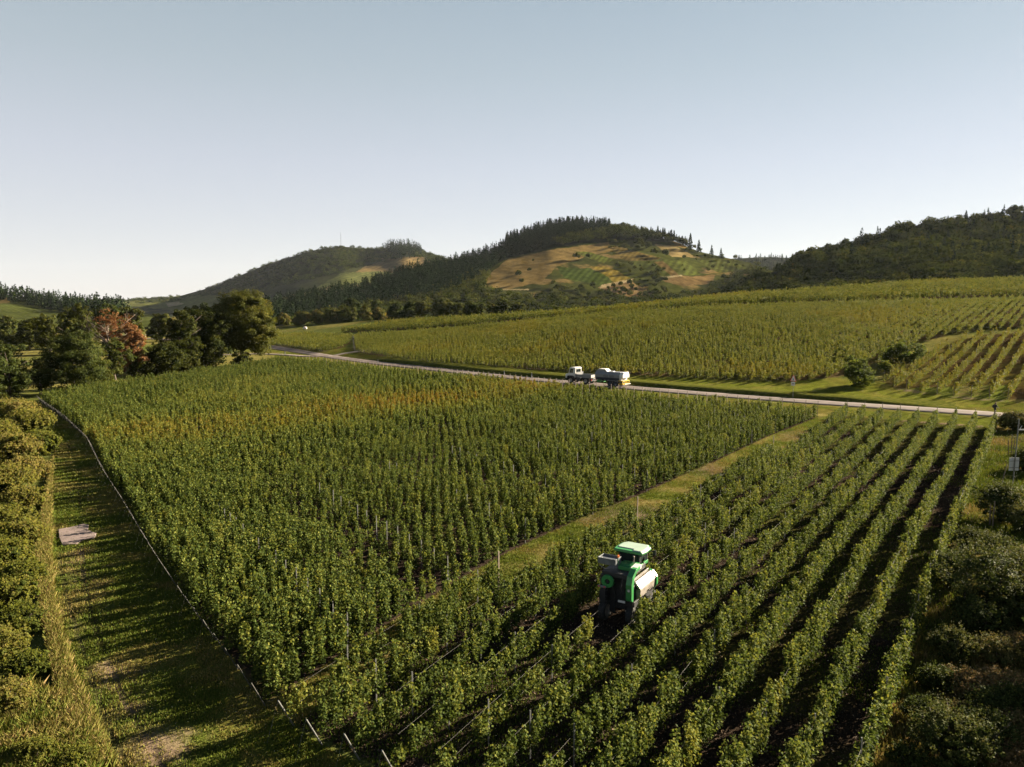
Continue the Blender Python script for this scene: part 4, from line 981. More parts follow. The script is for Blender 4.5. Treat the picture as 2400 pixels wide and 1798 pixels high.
# ------------------------------------------------------------------ hedges and scrub close to the camera
def shrub(name, u, v, W, H, label, seed, mat='scrub', base=0.35, per=800, leaf=0.13, n=14, cat='bush', group=None, stems=6):
    n = int(n * 1.5)
    """a shrub whose foot is at u, v; W, H in metres"""
    rg = np.random.default_rng(seed); p = at(u, v)
    root = empty(name, p); tag(root, label, cat, group)
    mb = MB()
    for i in range(stems):
        a = rg.uniform(0, 6.28); e = Vector((math.cos(a) * W * 0.32, math.sin(a) * W * 0.32, H * rg.uniform(0.6, 0.9)))
        mb.tube([Vector((math.cos(a) * 0.12, math.sin(a) * 0.12, -0.2)), e * 0.5 + Vector((0, 0, 0.1 * H)), e], [0.035, 0.024, 0.007], 5)
    mb.build('stems', M['bark'], root, smooth=True)
    L = []
    for i in range(n):
        a = rg.uniform(0, 6.28); r = W * 0.5 * rg.uniform(0.1, 0.72); q = rg.uniform(0.15, 0.8)
        rr = W * rg.uniform(0.10, 0.21)
        L.append((math.cos(a) * r, math.sin(a) * r, H * q * (1 - 0.35 * (r / (0.5 * W)) ** 2), rr, min(rr, H * 0.28)))
    L.append((0, 0, H * 0.45, W * 0.33, H * 0.4))
    X, sz, t, nb = crown_cloud(rg, L, per * 2.6, leaf * 0.95)
    ns = int(46 + 26 * W); a = rg.uniform(0, 6.28, ns); ph = rg.uniform(0.25, 1.45, ns)
    o = np.stack([np.cos(a) * np.cos(ph) * W * 0.46, np.sin(a) * np.cos(ph) * W * 0.46, H * (0.25 + 0.62 * np.sin(ph))], 1)
    dr = np.stack([np.cos(a) * 0.55, np.sin(a) * 0.55, 0.5 + 0.9 * rg.random(ns)], 1) * (rg.uniform(0.10, 0.26, ns) * H)[:, None]
    k = np.repeat(np.arange(ns), 16); q = rg.uniform(-0.5, 1, len(k))
    Xs = o[k] + dr[k] * q[:, None] + rg.normal(size=(len(k), 3)) * leaf * 0.5
    X = np.concatenate([X, Xs]); sz = np.concatenate([sz, leaf * 0.85 * rg.uniform(0.6, 1.2, len(k)) * (1.2 - 0.5 * np.clip(q, 0, 1))]); t = np.concatenate([t, 0.10 + rg.normal(size=len(k)) * 0.1]); nb = np.concatenate([nb, dr[k] * 0.5 + np.array([0, 0, 0.3])])
    link('foliage', leaf_mesh('foliage', X, sz, t + base, M[mat], rg, bias=nb, spread=0.55), root)
    return root

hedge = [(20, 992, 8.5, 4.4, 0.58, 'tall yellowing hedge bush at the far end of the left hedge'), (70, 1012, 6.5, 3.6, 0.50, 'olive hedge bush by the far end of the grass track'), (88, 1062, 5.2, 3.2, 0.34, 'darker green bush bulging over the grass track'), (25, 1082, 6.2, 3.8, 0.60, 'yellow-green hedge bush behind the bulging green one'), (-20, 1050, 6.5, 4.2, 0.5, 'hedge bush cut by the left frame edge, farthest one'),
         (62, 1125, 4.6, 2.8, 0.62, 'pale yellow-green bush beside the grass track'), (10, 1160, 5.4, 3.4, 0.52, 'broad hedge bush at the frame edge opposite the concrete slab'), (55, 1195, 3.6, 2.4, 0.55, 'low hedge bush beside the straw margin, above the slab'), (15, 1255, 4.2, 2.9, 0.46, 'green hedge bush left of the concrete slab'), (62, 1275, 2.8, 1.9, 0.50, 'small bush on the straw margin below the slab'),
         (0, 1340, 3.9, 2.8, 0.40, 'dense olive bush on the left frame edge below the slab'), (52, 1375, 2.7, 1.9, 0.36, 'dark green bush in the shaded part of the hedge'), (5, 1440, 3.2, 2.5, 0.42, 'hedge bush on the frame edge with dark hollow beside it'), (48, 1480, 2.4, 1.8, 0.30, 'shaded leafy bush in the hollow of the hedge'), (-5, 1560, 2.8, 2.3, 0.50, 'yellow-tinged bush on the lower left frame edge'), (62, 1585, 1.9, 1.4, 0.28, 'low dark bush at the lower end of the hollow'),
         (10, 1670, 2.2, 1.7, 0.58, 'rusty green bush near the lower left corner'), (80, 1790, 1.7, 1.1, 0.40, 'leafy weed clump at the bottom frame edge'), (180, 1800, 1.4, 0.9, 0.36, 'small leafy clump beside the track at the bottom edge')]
for i, (u, v, W, H, b, lab) in enumerate(hedge):
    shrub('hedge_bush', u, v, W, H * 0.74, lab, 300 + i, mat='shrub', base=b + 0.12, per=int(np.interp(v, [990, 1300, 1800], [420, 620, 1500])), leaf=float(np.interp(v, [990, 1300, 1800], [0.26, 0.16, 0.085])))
# right-hand scrub
shrub('wild_bush', 2305, 1440, 4.6, 3.9, 'largest dark bush right of the outermost vine row', 401, base=0.36, per=520, leaf=0.12, n=14)
shrub('wild_bush', 2390, 1400, 3.4, 2.9, 'rough bush cut by the right frame edge beside the largest bush', 402, base=0.42, per=500, leaf=0.12)
shrub('wild_bush', 2345, 1222, 4.2, 3.0, 'small tree-like bush below the blank sign board', 403, base=0.34, per=300, leaf=0.15, n=12)
shrub('leafy_bush', 2225, 1800, 2.9, 2.3, 'leafy green bush at the bottom right between vines and dark hollow', 404, base=0.38, per=1500, leaf=0.085, n=12)
shrub('leafy_bush', 2235, 1548, 2.2, 1.5, 'grey-green leafy bush under the largest dark bush', 405, base=0.42, per=1200, leaf=0.09)
shrub('leafy_bush', 2335, 1560, 2.4, 1.3, 'low bush on the right between dry brambles', 406, base=0.58, per=1000, leaf=0.09)
for i, (u, v, W, H, b, lab) in enumerate([(2270, 1630, 2.8, 0.95, 0.74, 'dry bramble mound nearest the outermost vine row'), (2360, 1640, 2.8, 1.1, 0.78, 'dry bramble mound at the right frame edge'), (2260, 1700, 2.4, 0.7, 0.60, 'flat bramble patch above the leafy green bush'), (2370, 1720, 2.6, 0.9, 0.70, 'lower dry bramble mound on the right frame edge'), (2385, 1800, 2.2, 0.7, 0.8, 'rusty dry plants in the bottom right corner'), (2400, 1540, 2.6, 1.0, 0.72, 'dry bramble mound above the others on the right edge'), (2390, 1320, 3.0, 1.0, 0.66, 'low rough growth under the bush on the right edge'), (2380, 1010, 4.5, 2.4, 0.5, 'leafy bush at the road by the tall grey post'), (2420, 1105, 4.0, 2.4, 0.3, 'dark bush right behind the blank sign board')]):
    shrub('bramble_mound' if i < 7 else 'roadside_bush', u, v, W, H, lab, 430 + i, base=b + 0.05, per=int(np.interp(v, [1000, 1300, 1800], [300, 600, 1100])), leaf=float(np.interp(v, [1000, 1300, 1800], [0.2, 0.12, 0.08])), stems=4, cat='bush')
rg = np.random.default_rng(88)
for i, (u, v, W, H, b, lab) in enumerate([(2240, 1380, 2.6, 2.2, 0.24, 'dark bush squeezed between the outermost vines and the largest bush'), (2390, 1470, 3.4, 2.4, 0.30, 'dark bush below the largest bush on the right edge'), (2300, 1490, 2.6, 1.7, 0.24, 'shaded bush just below the largest dark bush'), (2165, 1700, 1.7, 1.0, 0.20, 'low shaded growth close to the outermost vines near the bottom'), (2310, 1760, 2.2, 1.5, 0.22, 'dark bush in the hollow right of the leafy green bush'), (2390, 1690, 2.2, 1.4, 0.26, 'dark growth on the right edge between bramble mounds'), (2200, 1620, 1.8, 1.0, 0.22, 'shaded weeds between the outermost vines and the bramble mound'),
                                            (2330, 1330, 3.0, 2.2, 0.30, 'dark bush behind the largest bush'), (2270, 1290, 2.0, 1.5, 0.30, 'small dark bush above the largest bush near the outermost vines'), (2400, 1250, 3.2, 2.0, 0.42, 'rough bush on the right edge below the sign board'), (2130, 1800, 1.4, 0.8, 0.24, 'dark weeds at the bottom left of the leafy green bush'), (2330, 1690, 2.2, 1.2, 0.24, 'dark growth in front of the middle bramble mounds')]):
    shrub('wild_bush', u, v, W, H, lab, 500 + i, base=b + 0.04, per=int(np.interp(v, [1000, 1300, 1800], [300, 480, 1000])), leaf=float(np.interp(v, [1000, 1300, 1800], [0.2, 0.13, 0.09])), n=10)
# unseen bushes added beyond the right edge to throw shade across the hollow
for i, (x, y, W, H) in enumerate([(24.5, 30.0, 5.0, 4.6), (28.5, 33.5, 6.0, 5.2), (33, 40, 6, 5.0), (21.5, 25.5, 4.2, 3.6)]):
    p = (x, y, gz(x, y)); rg = np.random.default_rng(480 + i)
    root = empty('unseen_shade_bush', p); tag(root, f"unseen tall bush added beyond the right edge to shade the rough ground, {nth(i + 1)} of the line", 'bush')
    mb = MB(); limbs(mb, rg, H, 0.09); mb.build('trunk', M['bark'], root, smooth=True)
    X, sz, t, nb = crown_cloud(rg, auto_lobes(rg, W, H, 0.2, 8), 420, 0.16)
    link('crown', leaf_mesh('crown', X, sz, t + 0.35, M['shrub'], rg, bias=nb), root)

# ------------------------------------------------------------------ grass that stands up
def blades(name, P, h, tint, rg, label, width=0.02, lean=0.35, cat='grass'):
    n = len(P); a = rg.uniform(0, 6.28, n); w_ = width * rg.uniform(0.7, 1.4, n)
    b = rg.uniform(0, 6.28, n); L = h * lean * rg.random(n)
    dx, dy = np.cos(a) * w_, np.sin(a) * w_
    V = np.empty((n, 4, 3))
    V[:, 0] = P + np.stack([-dx, -dy, 0 * dx], 1); V[:, 1] = P + np.stack([dx, dy, 0 * dx], 1)
    mid = P + np.stack([np.cos(b) * L * 0.35, np.sin(b) * L * 0.35, h * 0.6], 1)
    V[:, 2] = mid + np.stack([dx, dy, 0 * dx], 1) * 0.8
    V[:, 3] = P + np.stack([np.cos(b) * L, np.sin(b) * L, h], 1)
    o = link(name, np_mesh(name, V.reshape(-1, 3), np.arange(4 * n).reshape(n, 4), M['grassb'], attrs=np.clip(tint, 0, 1)))
    return tag(o, label, cat, kind='stuff')

def spots(Pg, n, rg, fade=55, avoid=None):
    lo, hi = Pg.min(0), Pg.max(0); out = []; c = 0; tries = 0
    while c < n and tries < 60:
        tries += 1
        q = rg.uniform(lo, hi, (n * 3, 2)); k = inside(Pg, q[:, 0], q[:, 1])
        dd = np.hypot(q[:, 0], q[:, 1]); k &= rg.random(len(q)) < np.minimum(1, (22 / dd) ** 1.3)
        k &= np.abs(q[:, 0]) < 0.8 * q[:, 1] + 2
        if avoid is not None: k &= ~avoid(q[:, 0], q[:, 1])
        out.append(q[k]); c += k.sum()
    q = np.concatenate(out)[:n]
    return np.stack([q[:, 0], q[:, 1], ground(q[:, 0], q[:, 1]) - 0.02], 1)

rg = np.random.default_rng(55)
def worn(x, y): return (((pdist(RUT1, x, y) < 0.12) | (pdist(RUT2, x, y) < 0.14)) & (rng.random(np.shape(x)) < 0.75)) | (inside(BARE[0], x, y) & (rng.random(np.shape(x)) < 0.6)) | (rng.random(np.shape(x)) < 0.8 * sstep(0.5, 0.8, fbm(x, y, 3.0, 91)))
P = spots(CORRIDOR, 150000, rg, avoid=worn)
sc_ = np.maximum(1, np.hypot(P[:, 0], P[:, 1]) / 30)
blades('grass', P, rg.uniform(0.05, 0.13, len(P)) * sc_ ** 0.3, 0.40 + 0.32 * sstep(0.4, 0.65, fbm(P[:, 0], P[:, 1], 2.2, 1)) + rg.normal(size=len(P)) * 0.12, rg, 'short green turf of the track beside the vines', width=0.022)
P = spots(STRAW, 60000, rg)
blades('dry_grass', P, rg.uniform(0.15, 0.5, len(P)), 0.68 + rg.normal(size=len(P)) * 0.16, rg, 'tall straw-coloured grass along the foot of the hedge', width=0.018, lean=0.6)
LOWLEFT = poly([(-40, 1640), (60, 1610), (150, 1640), (215, 1740), (240, 1830), (200, 2000), (-100, 2000)])
P = spots(LOWLEFT, 40000, rg)
blades('dry_grass', P, rg.uniform(0.15, 0.6, len(P)), 0.58 + 0.7 * (fbm(P[:, 0], P[:, 1], 1.2, 17) - 0.5) + rg.normal(size=len(P)) * 0.14, rg, 'tangled brown grass in the bottom left corner', width=0.014, lean=0.8)
P = spots(ROUGH, 110000, rg)
blades('rough_grass', P, rg.uniform(0.10, 0.38, len(P)), 0.36 + 0.4 * (sstep(0.45, 0.68, fbm(P[:, 0], P[:, 1], 5, 19))) + rg.normal(size=len(P)) * 0.13, rg, 'rough grass and weeds on the right-hand bank', width=0.02, lean=0.7)
GAPP = np.concatenate([[RIGHT[-2][0], RIGHT[-2][-1], RIGHT[-1][-1], RIGHT[0][-1], RIGHT[1][-1]], EDGE[::-1]])
P = spots(GAPP, 50000, rg)
blades('grass', P, rg.uniform(0.05, 0.16, len(P)), 0.36 + 0.4 * sstep(0.4, 0.65, fbm(P[:, 0], P[:, 1], 3, 23)) + rg.normal(size=len(P)) * 0.12, rg, 'grass strip between the dense block and the striped field', width=0.022)
P = spots(RB, 90000, rg, avoid=lambda x, y: fbm(x, y, 5, 29) < 0.5)
blades('weeds', P, rg.uniform(0.04, 0.16, len(P)), 0.22 + rg.normal(size=len(P)) * 0.15 + 0.25 * (rg.random(len(P)) < 0.2), rg, 'weeds growing in patches between the vine rows', width=0.025, lean=0.8)
# clods and leaf litter on the worked soil
P = spots(RB, 70000, rg)
V, Fq = cards(P + np.array([0, 0, 0.05]), rg.uniform(0.03, 0.11, len(P)), rg, fold=0.35)
o = link('leaf_litter', np_mesh('leaf_litter', V, Fq, leaf_mat('litter', [(0, (0.05, 0.035, 0.025)), (0.6, (0.09, 0.062, 0.042)), (1, (0.17, 0.12, 0.08))], trans=0.0), attrs=rg.random(len(P)) ** 1.6))
tag(o, 'brown clods and fallen leaves on the worked soil between rows', 'litter', kind='stuff')

# ------------------------------------------------------------------ machines
PAINT_G = plain('green_paint', (0.022, 0.17, 0.040), 0.38, 0.0, 0.06, 2.0, dirt=(0.03, 0.13, 0.035))
PAINT_LG = plain('sunlit_green_roof', (0.23, 0.30, 0.24), 0.5, 0.0, 0.06, 1.5)  # pale tone puts the sun's glare on the green canopy roof into its colour
PAINT_W = plain('white_paint', (0.50, 0.49, 0.465), 0.4, 0.0, 0.06, 1.5)
BLACK = plain('black_metal', (0.018, 0.018, 0.020), 0.55, 0.2, 0.1, 4)
RUBBER = plain('tyre_rubber', (0.020, 0.019, 0.018), 0.85, 0.0, 0.2, 6)
SILVER = plain('brushed_steel_sheet', (0.26, 0.245, 0.23), 0.5, 0.5, 0.12, 3, dirt=(0.20, 0.16, 0.12))
DULL = plain('dusty_steel_sheet', (0.26, 0.23, 0.20), 0.55, 0.5, 0.15, 3)
GREY = plain('grey_paint', (0.15, 0.155, 0.16), 0.45, 0.1, 0.08, 2)
YELLOW = plain('yellow_paint', (0.62, 0.42, 0.03), 0.45, 0.0, 0.08, 2)
ORANGE = plain('orange_lens', (0.75, 0.20, 0.05), 0.25, 0.0, 0.05, 2)
REDP = plain('red_paint', (0.50, 0.035, 0.03), 0.4, 0.0, 0.05, 2)
DBLUE = plain('dark_blue_band', (0.028, 0.034, 0.050), 0.5, 0.0, 0.1, 2)
LETTER = plain('dark_lettering', (0.03, 0.032, 0.04), 0.6, 0.0, 0.02, 2)
gm, GN_, GL_ = mat_new('cab_glass'); gb = GN_['Principled BSDF']; gb.inputs['Base Color'].default_value = (0.015, 0.022, 0.022, 1); gb.inputs['Roughness'].default_value = 0.06; gb.inputs['Specular IOR Level'].default_value = 0.6
gnz = GN_.new('ShaderNodeTexNoise'); gnz.inputs['Scale'].default_value = 3; gmr = GN_.new('ShaderNodeMapRange'); gmr.inputs['To Min'].default_value = 0.03; gmr.inputs['To Max'].default_value = 0.16
GL_.new(gnz.outputs['Fac'], gmr.inputs['Value']); GL_.new(gmr.outputs[0], gb.inputs['Roughness'])
GLASS = gm

def wheel(parent, c, r, w_, rim_mat=BLACK, side=1):
    o = empty('wheel', c); o.parent = parent
    t = MB().lathe([(r * 0.62, -w_ / 2), (r * 0.92, -w_ / 2), (r, -w_ * 0.36), (r, w_ * 0.36), (r * 0.92, w_ / 2), (r * 0.62, w_ / 2)], axis='x', n=26)
    for i in range(22):
        a = 2 * math.pi * i / 22
        t.box((w_ * 0.16 * (1 if i % 2 else -1), math.cos(a) * (r + 0.012), math.sin(a) * (r + 0.012)), (w_ * 0.5, 0.07, 0.04), rx=a + math.pi / 2)
    t.build('tyre', RUBBER, o)
    m = MB().lathe([(0.001, -w_ * 0.18), (r * 0.30, -w_ * 0.22), (r * 0.55, -w_ * 0.32), (r * 0.63, -w_ * 0.5), (r * 0.63, w_ * 0.5), (r * 0.55, w_ * 0.32), (r * 0.30, w_ * 0.22), (0.001, w_ * 0.18)], axis='x', n=22)
    for i in range(6):
        a = 2 * math.pi * i / 6; m.cyl((side * w_ * 0.2, math.cos(a) * r * 0.2, math.sin(a) * r * 0.2), (side * w_ * 0.29, math.cos(a) * r * 0.2, math.sin(a) * r * 0.2), 0.02, n=6)
    m.build('rim', rim_mat, o)
    return o

# the grape harvester astride its row
hp = at(1463, 1437); P2 = RIGHT[2]; j = int(np.argmin(np.hypot(P2[:, 0] - hp[0], P2[:, 1] - hp[1])))
hd = P2[min(j + 4, len(P2) - 1)] - P2[j - 4]; hang = math.atan2(hd[1], hd[0]) - math.pi / 2
h = empty('grape_harvester', tuple(hp), hang); h.scale = (0.91, 0.91, 0.88); tag(h, 'green straddling grape harvester with pale canopy working in the striped vine field', 'harvester')
fr = MB()
fr.box((-0.62, 0.1, 1.85), (0.32, 3.5, 1.9)); fr.box((1.02, 0.1, 1.62), (0.26, 3.3, 1.5)); fr.box((0.08, -0.3, 2.84), (1.6, 2.5, 0.26))
fr.box((-0.62, -1.5, 0.95), (0.14, 0.16, 1.3)); fr.box((1.02, -1.4, 0.95), (0.14, 0.16, 1.3)); fr.box((-0.62, 1.4, 0.95), (0.14, 0.16, 1.3)); fr.box((1.02, 1.4, 0.95), (0.14, 0.16, 1.3))
for z_ in (1.25, 1.55, 1.85, 2.15, 2.45, 2.75): fr.box((-0.40, -1.62, z_), (0.10, 0.06, 0.05)); fr.box((0.84, -1.62, z_), (0.10, 0.06, 0.05))
fr.tube([(0.55, -1.55, 2.8), (0.5, -1.7, 2.2), (0.58, -1.62, 1.5)], [0.03] * 3, 6); fr.tube([(-0.2, -1.5, 2.85), (-0.35, -1.72, 2.5), (-0.3, -1.66, 1.9)], [0.03] * 3, 6)
fr.box((0.18, -0.9, 2.55), (1.1, 0.08, 0.7)); fr.box((-0.30, -1.0, 1.35), (0.36, 0.05, 2.0)); fr.box((0.66, -1.0, 1.35), (0.40, 0.05, 2.0)); fr.box((0.2, -0.95, 1.5), (0.9, 0.03, 1.7)); fr.box((-0.66, -1.62, 1.2), (0.34, 0.04, 1.3)); fr.box((1.02, -1.58, 1.1), (0.36, 0.04, 1.2)); fr.box((1.17, 0.1, 0.95), (0.05, 3.0, 0.9))  # black panels added across arch and legs, standing in for the deep shade there
fr.build('frame', BLACK, h, 0.02)
for x_, y_ in ((-0.62, -1.35), (1.02, -1.3), (-0.62, 1.45), (1.02, 1.45)): wheel(h, (x_, y_, 0.58), 0.58, 0.36, DULL)
sk = MB()
for y_ in np.linspace(-1.3, 1.3, 9):
    for s_ in (-1, 1): sk.tube([(0.2 + s_ * 0.42, y_, 2.1), (0.2 + s_ * 0.18, y_ + 0.1, 1.4), (0.2 + s_ * 0.36, y_ + 0.05, 0.75)], [0.018] * 3, 5)
sk.build('picking_rods', BLACK, h)
fan = MB().lathe([(0.15, -0.05), (0.36, -0.05), (0.38, 0.06), (0.15, 0.06)], c=(-0.30, -1.70, 2.46), axis='y', n=28)
fanr = fan.build('fan_ring', PAINT_G, h)
hub = MB().cyl((-0.30, -1.62, 2.46), (-0.30, -1.74, 2.46), 0.11, 0.08, 14)
for i in range(7):
    a = 2 * math.pi * i / 7; hub.box((-0.30 + math.cos(a) * 0.12, -1.66, 2.46 + math.sin(a) * 0.12), (0.14, 0.012, 0.05), rx=0.5, ry=-a)
hub.build('fan_hub', BLACK, fanr)
fd = MB().prism([(-1.78, 1.55), (-1.98, 1.7), (-2.0, 2.6), (-1.85, 3.05), (-1.35, 3.36), (-0.75, 3.40), (-0.75, 3.2), (-1.25, 3.15), (-1.55, 2.9), (-1.66, 2.5), (-1.66, 1.6)], 0.92, 1.26, 'x')
fd.build('rear_fairing', PAINT_G, h, 0.03)
MB().prism([(-1.25, 3.365), (-0.55, 3.42), (-0.55, 3.18), (-1.2, 3.17)], 0.86, 1.24, 'x').build('fairing_top', PAINT_W, h, 0.02)
bd = MB().lathe([(0.0005, -0.006), (0.09, -0.006), (0.09, 0.006), (0.0005, 0.006)], c=(1.10, -2.005, 2.28), axis='y', n=20); bdo = bd.build('round_badge', PAINT_W, h)
MB().lathe([(0.066, -0.004), (0.082, -0.004), (0.082, 0.004), (0.066, 0.004)], c=(1.10, -2.014, 2.28), axis='y', n=20).build('badge_ring', BLACK, bdo)
dk = MB().prism([(-0.85, 2.96), (-0.85, 3.16), (-0.55, 3.26), (0.05, 3.26), (0.1, 2.96)], -0.05, 0.88, 'x')
for i in range(5): dk.box((0.42, -0.72 + i * 0.16, 3.27), (0.6, 0.07, 0.03))
dk.build('engine_cover', PAINT_G, h, 0.025)
ex = MB().tube([(0.72, -0.45, 3.4), (0.74, -0.45, 3.72), (0.74, -0.56, 3.82)], [0.045, 0.045, 0.04], 9); ex.build('exhaust_pipe', DULL, h)
tr = MB()
tr.box((-0.56, -0.9, 3.30), (1.02, 0.74, 0.03)); tr.box((-0.56, -1.27, 3.46), (1.06, 0.03, 0.38)); tr.box((-0.56, -0.53, 3.46), (1.06, 0.03, 0.38)); tr.box((-1.09, -0.9, 3.46), (0.03, 0.76, 0.38)); tr.box((-0.03, -0.9, 3.46), (0.03, 0.76, 0.38))
tr.box((-0.56, -1.29, 3.63), (1.12, 0.05, 0.04)); tr.box((-0.56, -0.9, 3.53), (0.98, 0.68, 0.02))
tr.build('destemmer_tray', plain('scuffed_grey', (0.11, 0.12, 0.13), 0.5, 0.3, 0.15, 3), h, 0.008)
tb = MB().tube([(-1.0, -1.34, 3.2), (-0.55, -1.52, 3.12), (-0.1, -1.34, 3.2)], [0.02] * 3, 6); tb.build('grab_rail', DULL, h)
lb = MB().box((-0.56, -1.86, 2.16), (0.52, 0.06, 0.12)); lbo = lb.build('light_bar', GREY, h, 0.01)
for x_ in (-0.74, -0.40): MB().cyl((x_, -1.89, 2.16), (x_, -1.92, 2.16), 0.045, n=12).build('rear_lamp', REDP, lbo)
MB().box((0.62, -1.84, 1.50), (0.42, 0.02, 0.13)).build('number_plate', PAINT_W, h)
# grape bins
for s_, x0 in ((1, 0.0), (-1, 0.62)):
    bn = empty('grape_bin', (x0, 0, 0)); bn.parent = h
    X = lambda x: x if s_ > 0 else -x
    if s_ > 0:
        MB().prism([(1.02, 2.46), (1.10, 2.52), (1.16, 2.50), (1.44, 2.16), (1.44, 2.10), (1.36, 2.08), (1.02, 2.42)], -1.12, 1.12, 'y').build('bin_lid', SILVER, bn, 0.012)
        MB().prism([(1.36, 2.075), (1.43, 2.075), (1.40, 1.62), (1.16, 1.45), (1.16, 2.075)], -1.10, 1.10, 'y').build('bin_side', DULL, bn, 0.012)
        MB().prism([(0.90, 2.60), (0.98, 2.64), (0.98, 2.46), (0.90, 2.44)], -1.14, 1.14, 'y').build('bin_rim', SILVER, bn, 0.006)
        MB().prism([(1.0, 2.54), (1.2, 2.52), (1.50, 2.18), (1.50, 1.70), (1.30, 1.40), (1.05, 1.40)], 1.125, 1.36, 'y').build('bin_end', PAINT_G, bn, 0.03)
    else:
        MB().prism([(-1.44, 2.5), (-1.36, 2.62), (-1.16, 2.62), (-1.16, 1.5), (-1.38, 1.7)], -1.0, 1.1, 'y').build('bin_side', DULL, bn, 0.012)
# cab under its canopy
cab_ = empty('cab', (0.14, 0.86, 0)); cab_.parent = h
MB().box((0, 0, 2.93), (1.36, 1.24, 0.18)).build('cab_floor', PAINT_G, cab_, 0.02)
cf = MB()
for x_ in (-0.62, 0.62):
    for y_ in (-0.56, 0.56): cf.box((x_, y_, 3.36), (0.07, 0.07, 0.70))
cf.build('cab_posts', BLACK, cab_)
g_ = MB(); g_.box((0, -0.565, 3.38), (1.16, 0.02, 0.62)); g_.box((0, 0.565, 3.38), (1.16, 0.02, 0.62)); g_.box((-0.625, 0, 3.38), (0.02, 1.04, 0.62)); g_.box((0.625, 0, 3.38), (0.02, 1.04, 0.62)); g_.build('cab_window', GLASS, cab_)
st = MB(); st.box((0, -0.2, 3.15), (0.5, 0.45, 0.12)); st.box((0, -0.42, 3.4), (0.46, 0.1, 0.5)); st.build('driver_seat', BLACK, cab_, 0.02)
MB().prism([(-0.88, -0.84), (-0.96, -0.4), (-0.93, 0.45), (-0.72, 0.80), (0.72, 0.80), (0.93, 0.45), (0.96, -0.4), (0.88, -0.84)], 3.70, 3.86, 'z', 0.97, (0, 0)).build('canopy', PAINT_G, cab_, 0.05)
MB().prism([(-0.80, -0.50), (-0.86, -0.3), (-0.84, 0.40), (-0.65, 0.72), (0.65, 0.72), (0.84, 0.40), (0.87, -0.4), (0.80, -0.76), (0.28, -0.76), (0.26, -0.50)], 3.855, 3.905, 'z', 0.9, (0.05, 0.0)).build('canopy_top', PAINT_LG, cab_, 0.02)
bc = MB().cyl((0.0, -0.98, 3.3), (0.0, -0.98, 3.72), 0.02, n=8); bco = bc.build('beacon_stalk', PAINT_G, h)
MB().lathe([(0.001, 3.72), (0.06, 3.72), (0.065, 3.80), (0.045, 3.86), (0.001, 3.87)], c=(0.0, -0.98, 0), axis='z', n=14).build('beacon', ORANGE, bco)
mr = MB()
for s_ in (-1, 1): mr.tube([(0.14 + s_ * 0.62, 1.45, 3.5), (0.14 + s_ * 0.95, 1.6, 3.55)], [0.012] * 2, 5); mr.box((0.14 + s_ * 1.02, 1.6, 3.45), (0.18, 0.04, 0.3))
mr.build('wing_mirrors', BLACK, h)
ld = MB()
for z_ in (1.0, 1.3, 1.6, 1.9, 2.2): ld.box((-0.86, 0.9, z_), (0.14, 0.42, 0.03))
ld.box((-0.86, 0.68, 1.6), (0.12, 0.03, 1.4)); ld.box((-0.86, 1.12, 1.6), (0.12, 0.03, 1.4)); ld.build('ladder', DULL, h)

# lorry with dropside bed, and the tank trailer behind it, on the road
def on_road(u, v):
    p = at(u, v)[:2]; j = int(np.argmin(np.hypot(*(ROAD - p).T))); t = ROAD[j + 3] - ROAD[j - 3]; t = t / np.linalg.norm(t)
    q = ROAD[j] + t * float((p - ROAD[j]) @ t); return np.array([q[0], q[1], gz(*q) + 0.11]), t
tp, tt = on_road(1363, 899); tt = tt * 0.5 + np.array([-0.83, 0.56]) * 0.5; tang = math.atan2(tt[1], tt[0]) - math.pi / 2
tk = empty('lorry', tuple(tp), tang); tag(tk, 'white off-road lorry with a grey dropside bed on the road', 'lorry'); tk.scale = (1.14,) * 3
ch = MB(); ch.box((0, -0.2, 0.82), (0.8, 4.9, 0.2)); ch.box((0, -1.6, 0.62), (1.5, 0.16, 0.16)); ch.box((0, 1.5, 0.62), (1.5, 0.16, 0.16)); ch.box((-0.75, -0.1, 0.72), (0.5, 0.9, 0.42)); ch.box((0.75, -0.1, 0.72), (0.5, 0.9, 0.42))
ch.box((0, -2.62, 0.62), (1.9, 0.1, 0.18)); ch.box((0, 2.5, 0.68), (2.0, 0.18, 0.26)); ch.build('chassis', BLACK, tk, 0.015)
for x_ in (-0.88, 0.88):
    wheel(tk, (x_, 1.5, 0.56), 0.56, 0.36, DULL); wheel(tk, (x_, -1.6, 0.56), 0.56, 0.36, DULL)
    MB().prism([(0.80, 0.82), (0.80, 1.16), (1.05, 1.30), (1.9, 1.30), (2.2, 1.16), (2.2, 0.82), (2.1, 0.82), (1.95, 1.18), (1.05, 1.18), (0.92, 0.82)], x_ - 0.2, x_ + 0.2, 'x').build('wheel_arch', BLACK, tk)
bo = MB().prism([(0.55, 1.0), (0.55, 2.62), (0.72, 2.76), (1.55, 2.74), (1.72, 2.62), (1.98, 1.72), (2.5, 1.58), (2.62, 1.45), (2.62, 0.86), (2.2, 0.86), (2.2, 1.16), (1.9, 1.31), (1.05, 1.31), (0.8, 1.16), (0.8, 1.0)], -0.98, 0.98, 'x')
cabo = bo.build('cab', PAINT_W, tk, 0.05)
for s_ in (-1, 1):
    MB().prism([(0.98, 1.78), (0.98, 2.52), (1.56, 2.52), (1.78, 1.78)], s_ * 0.983, s_ * 0.992, 'x').build('side_window', GLASS, cabo)
    MB().tube([(s_ * 0.99, 1.7, 2.3), (s_ * 1.2, 1.78, 2.3)], [0.015] * 2, 5).box((s_ * 1.22, 1.78, 2.15), (0.14, 0.06, 0.34)).build('mirror', BLACK, cabo)
    MB().cyl((s_ * 0.72, 2.62, 1.18), (s_ * 0.72, 2.66, 1.18), 0.12, n=14).build('headlight', PAINT_W, cabo)
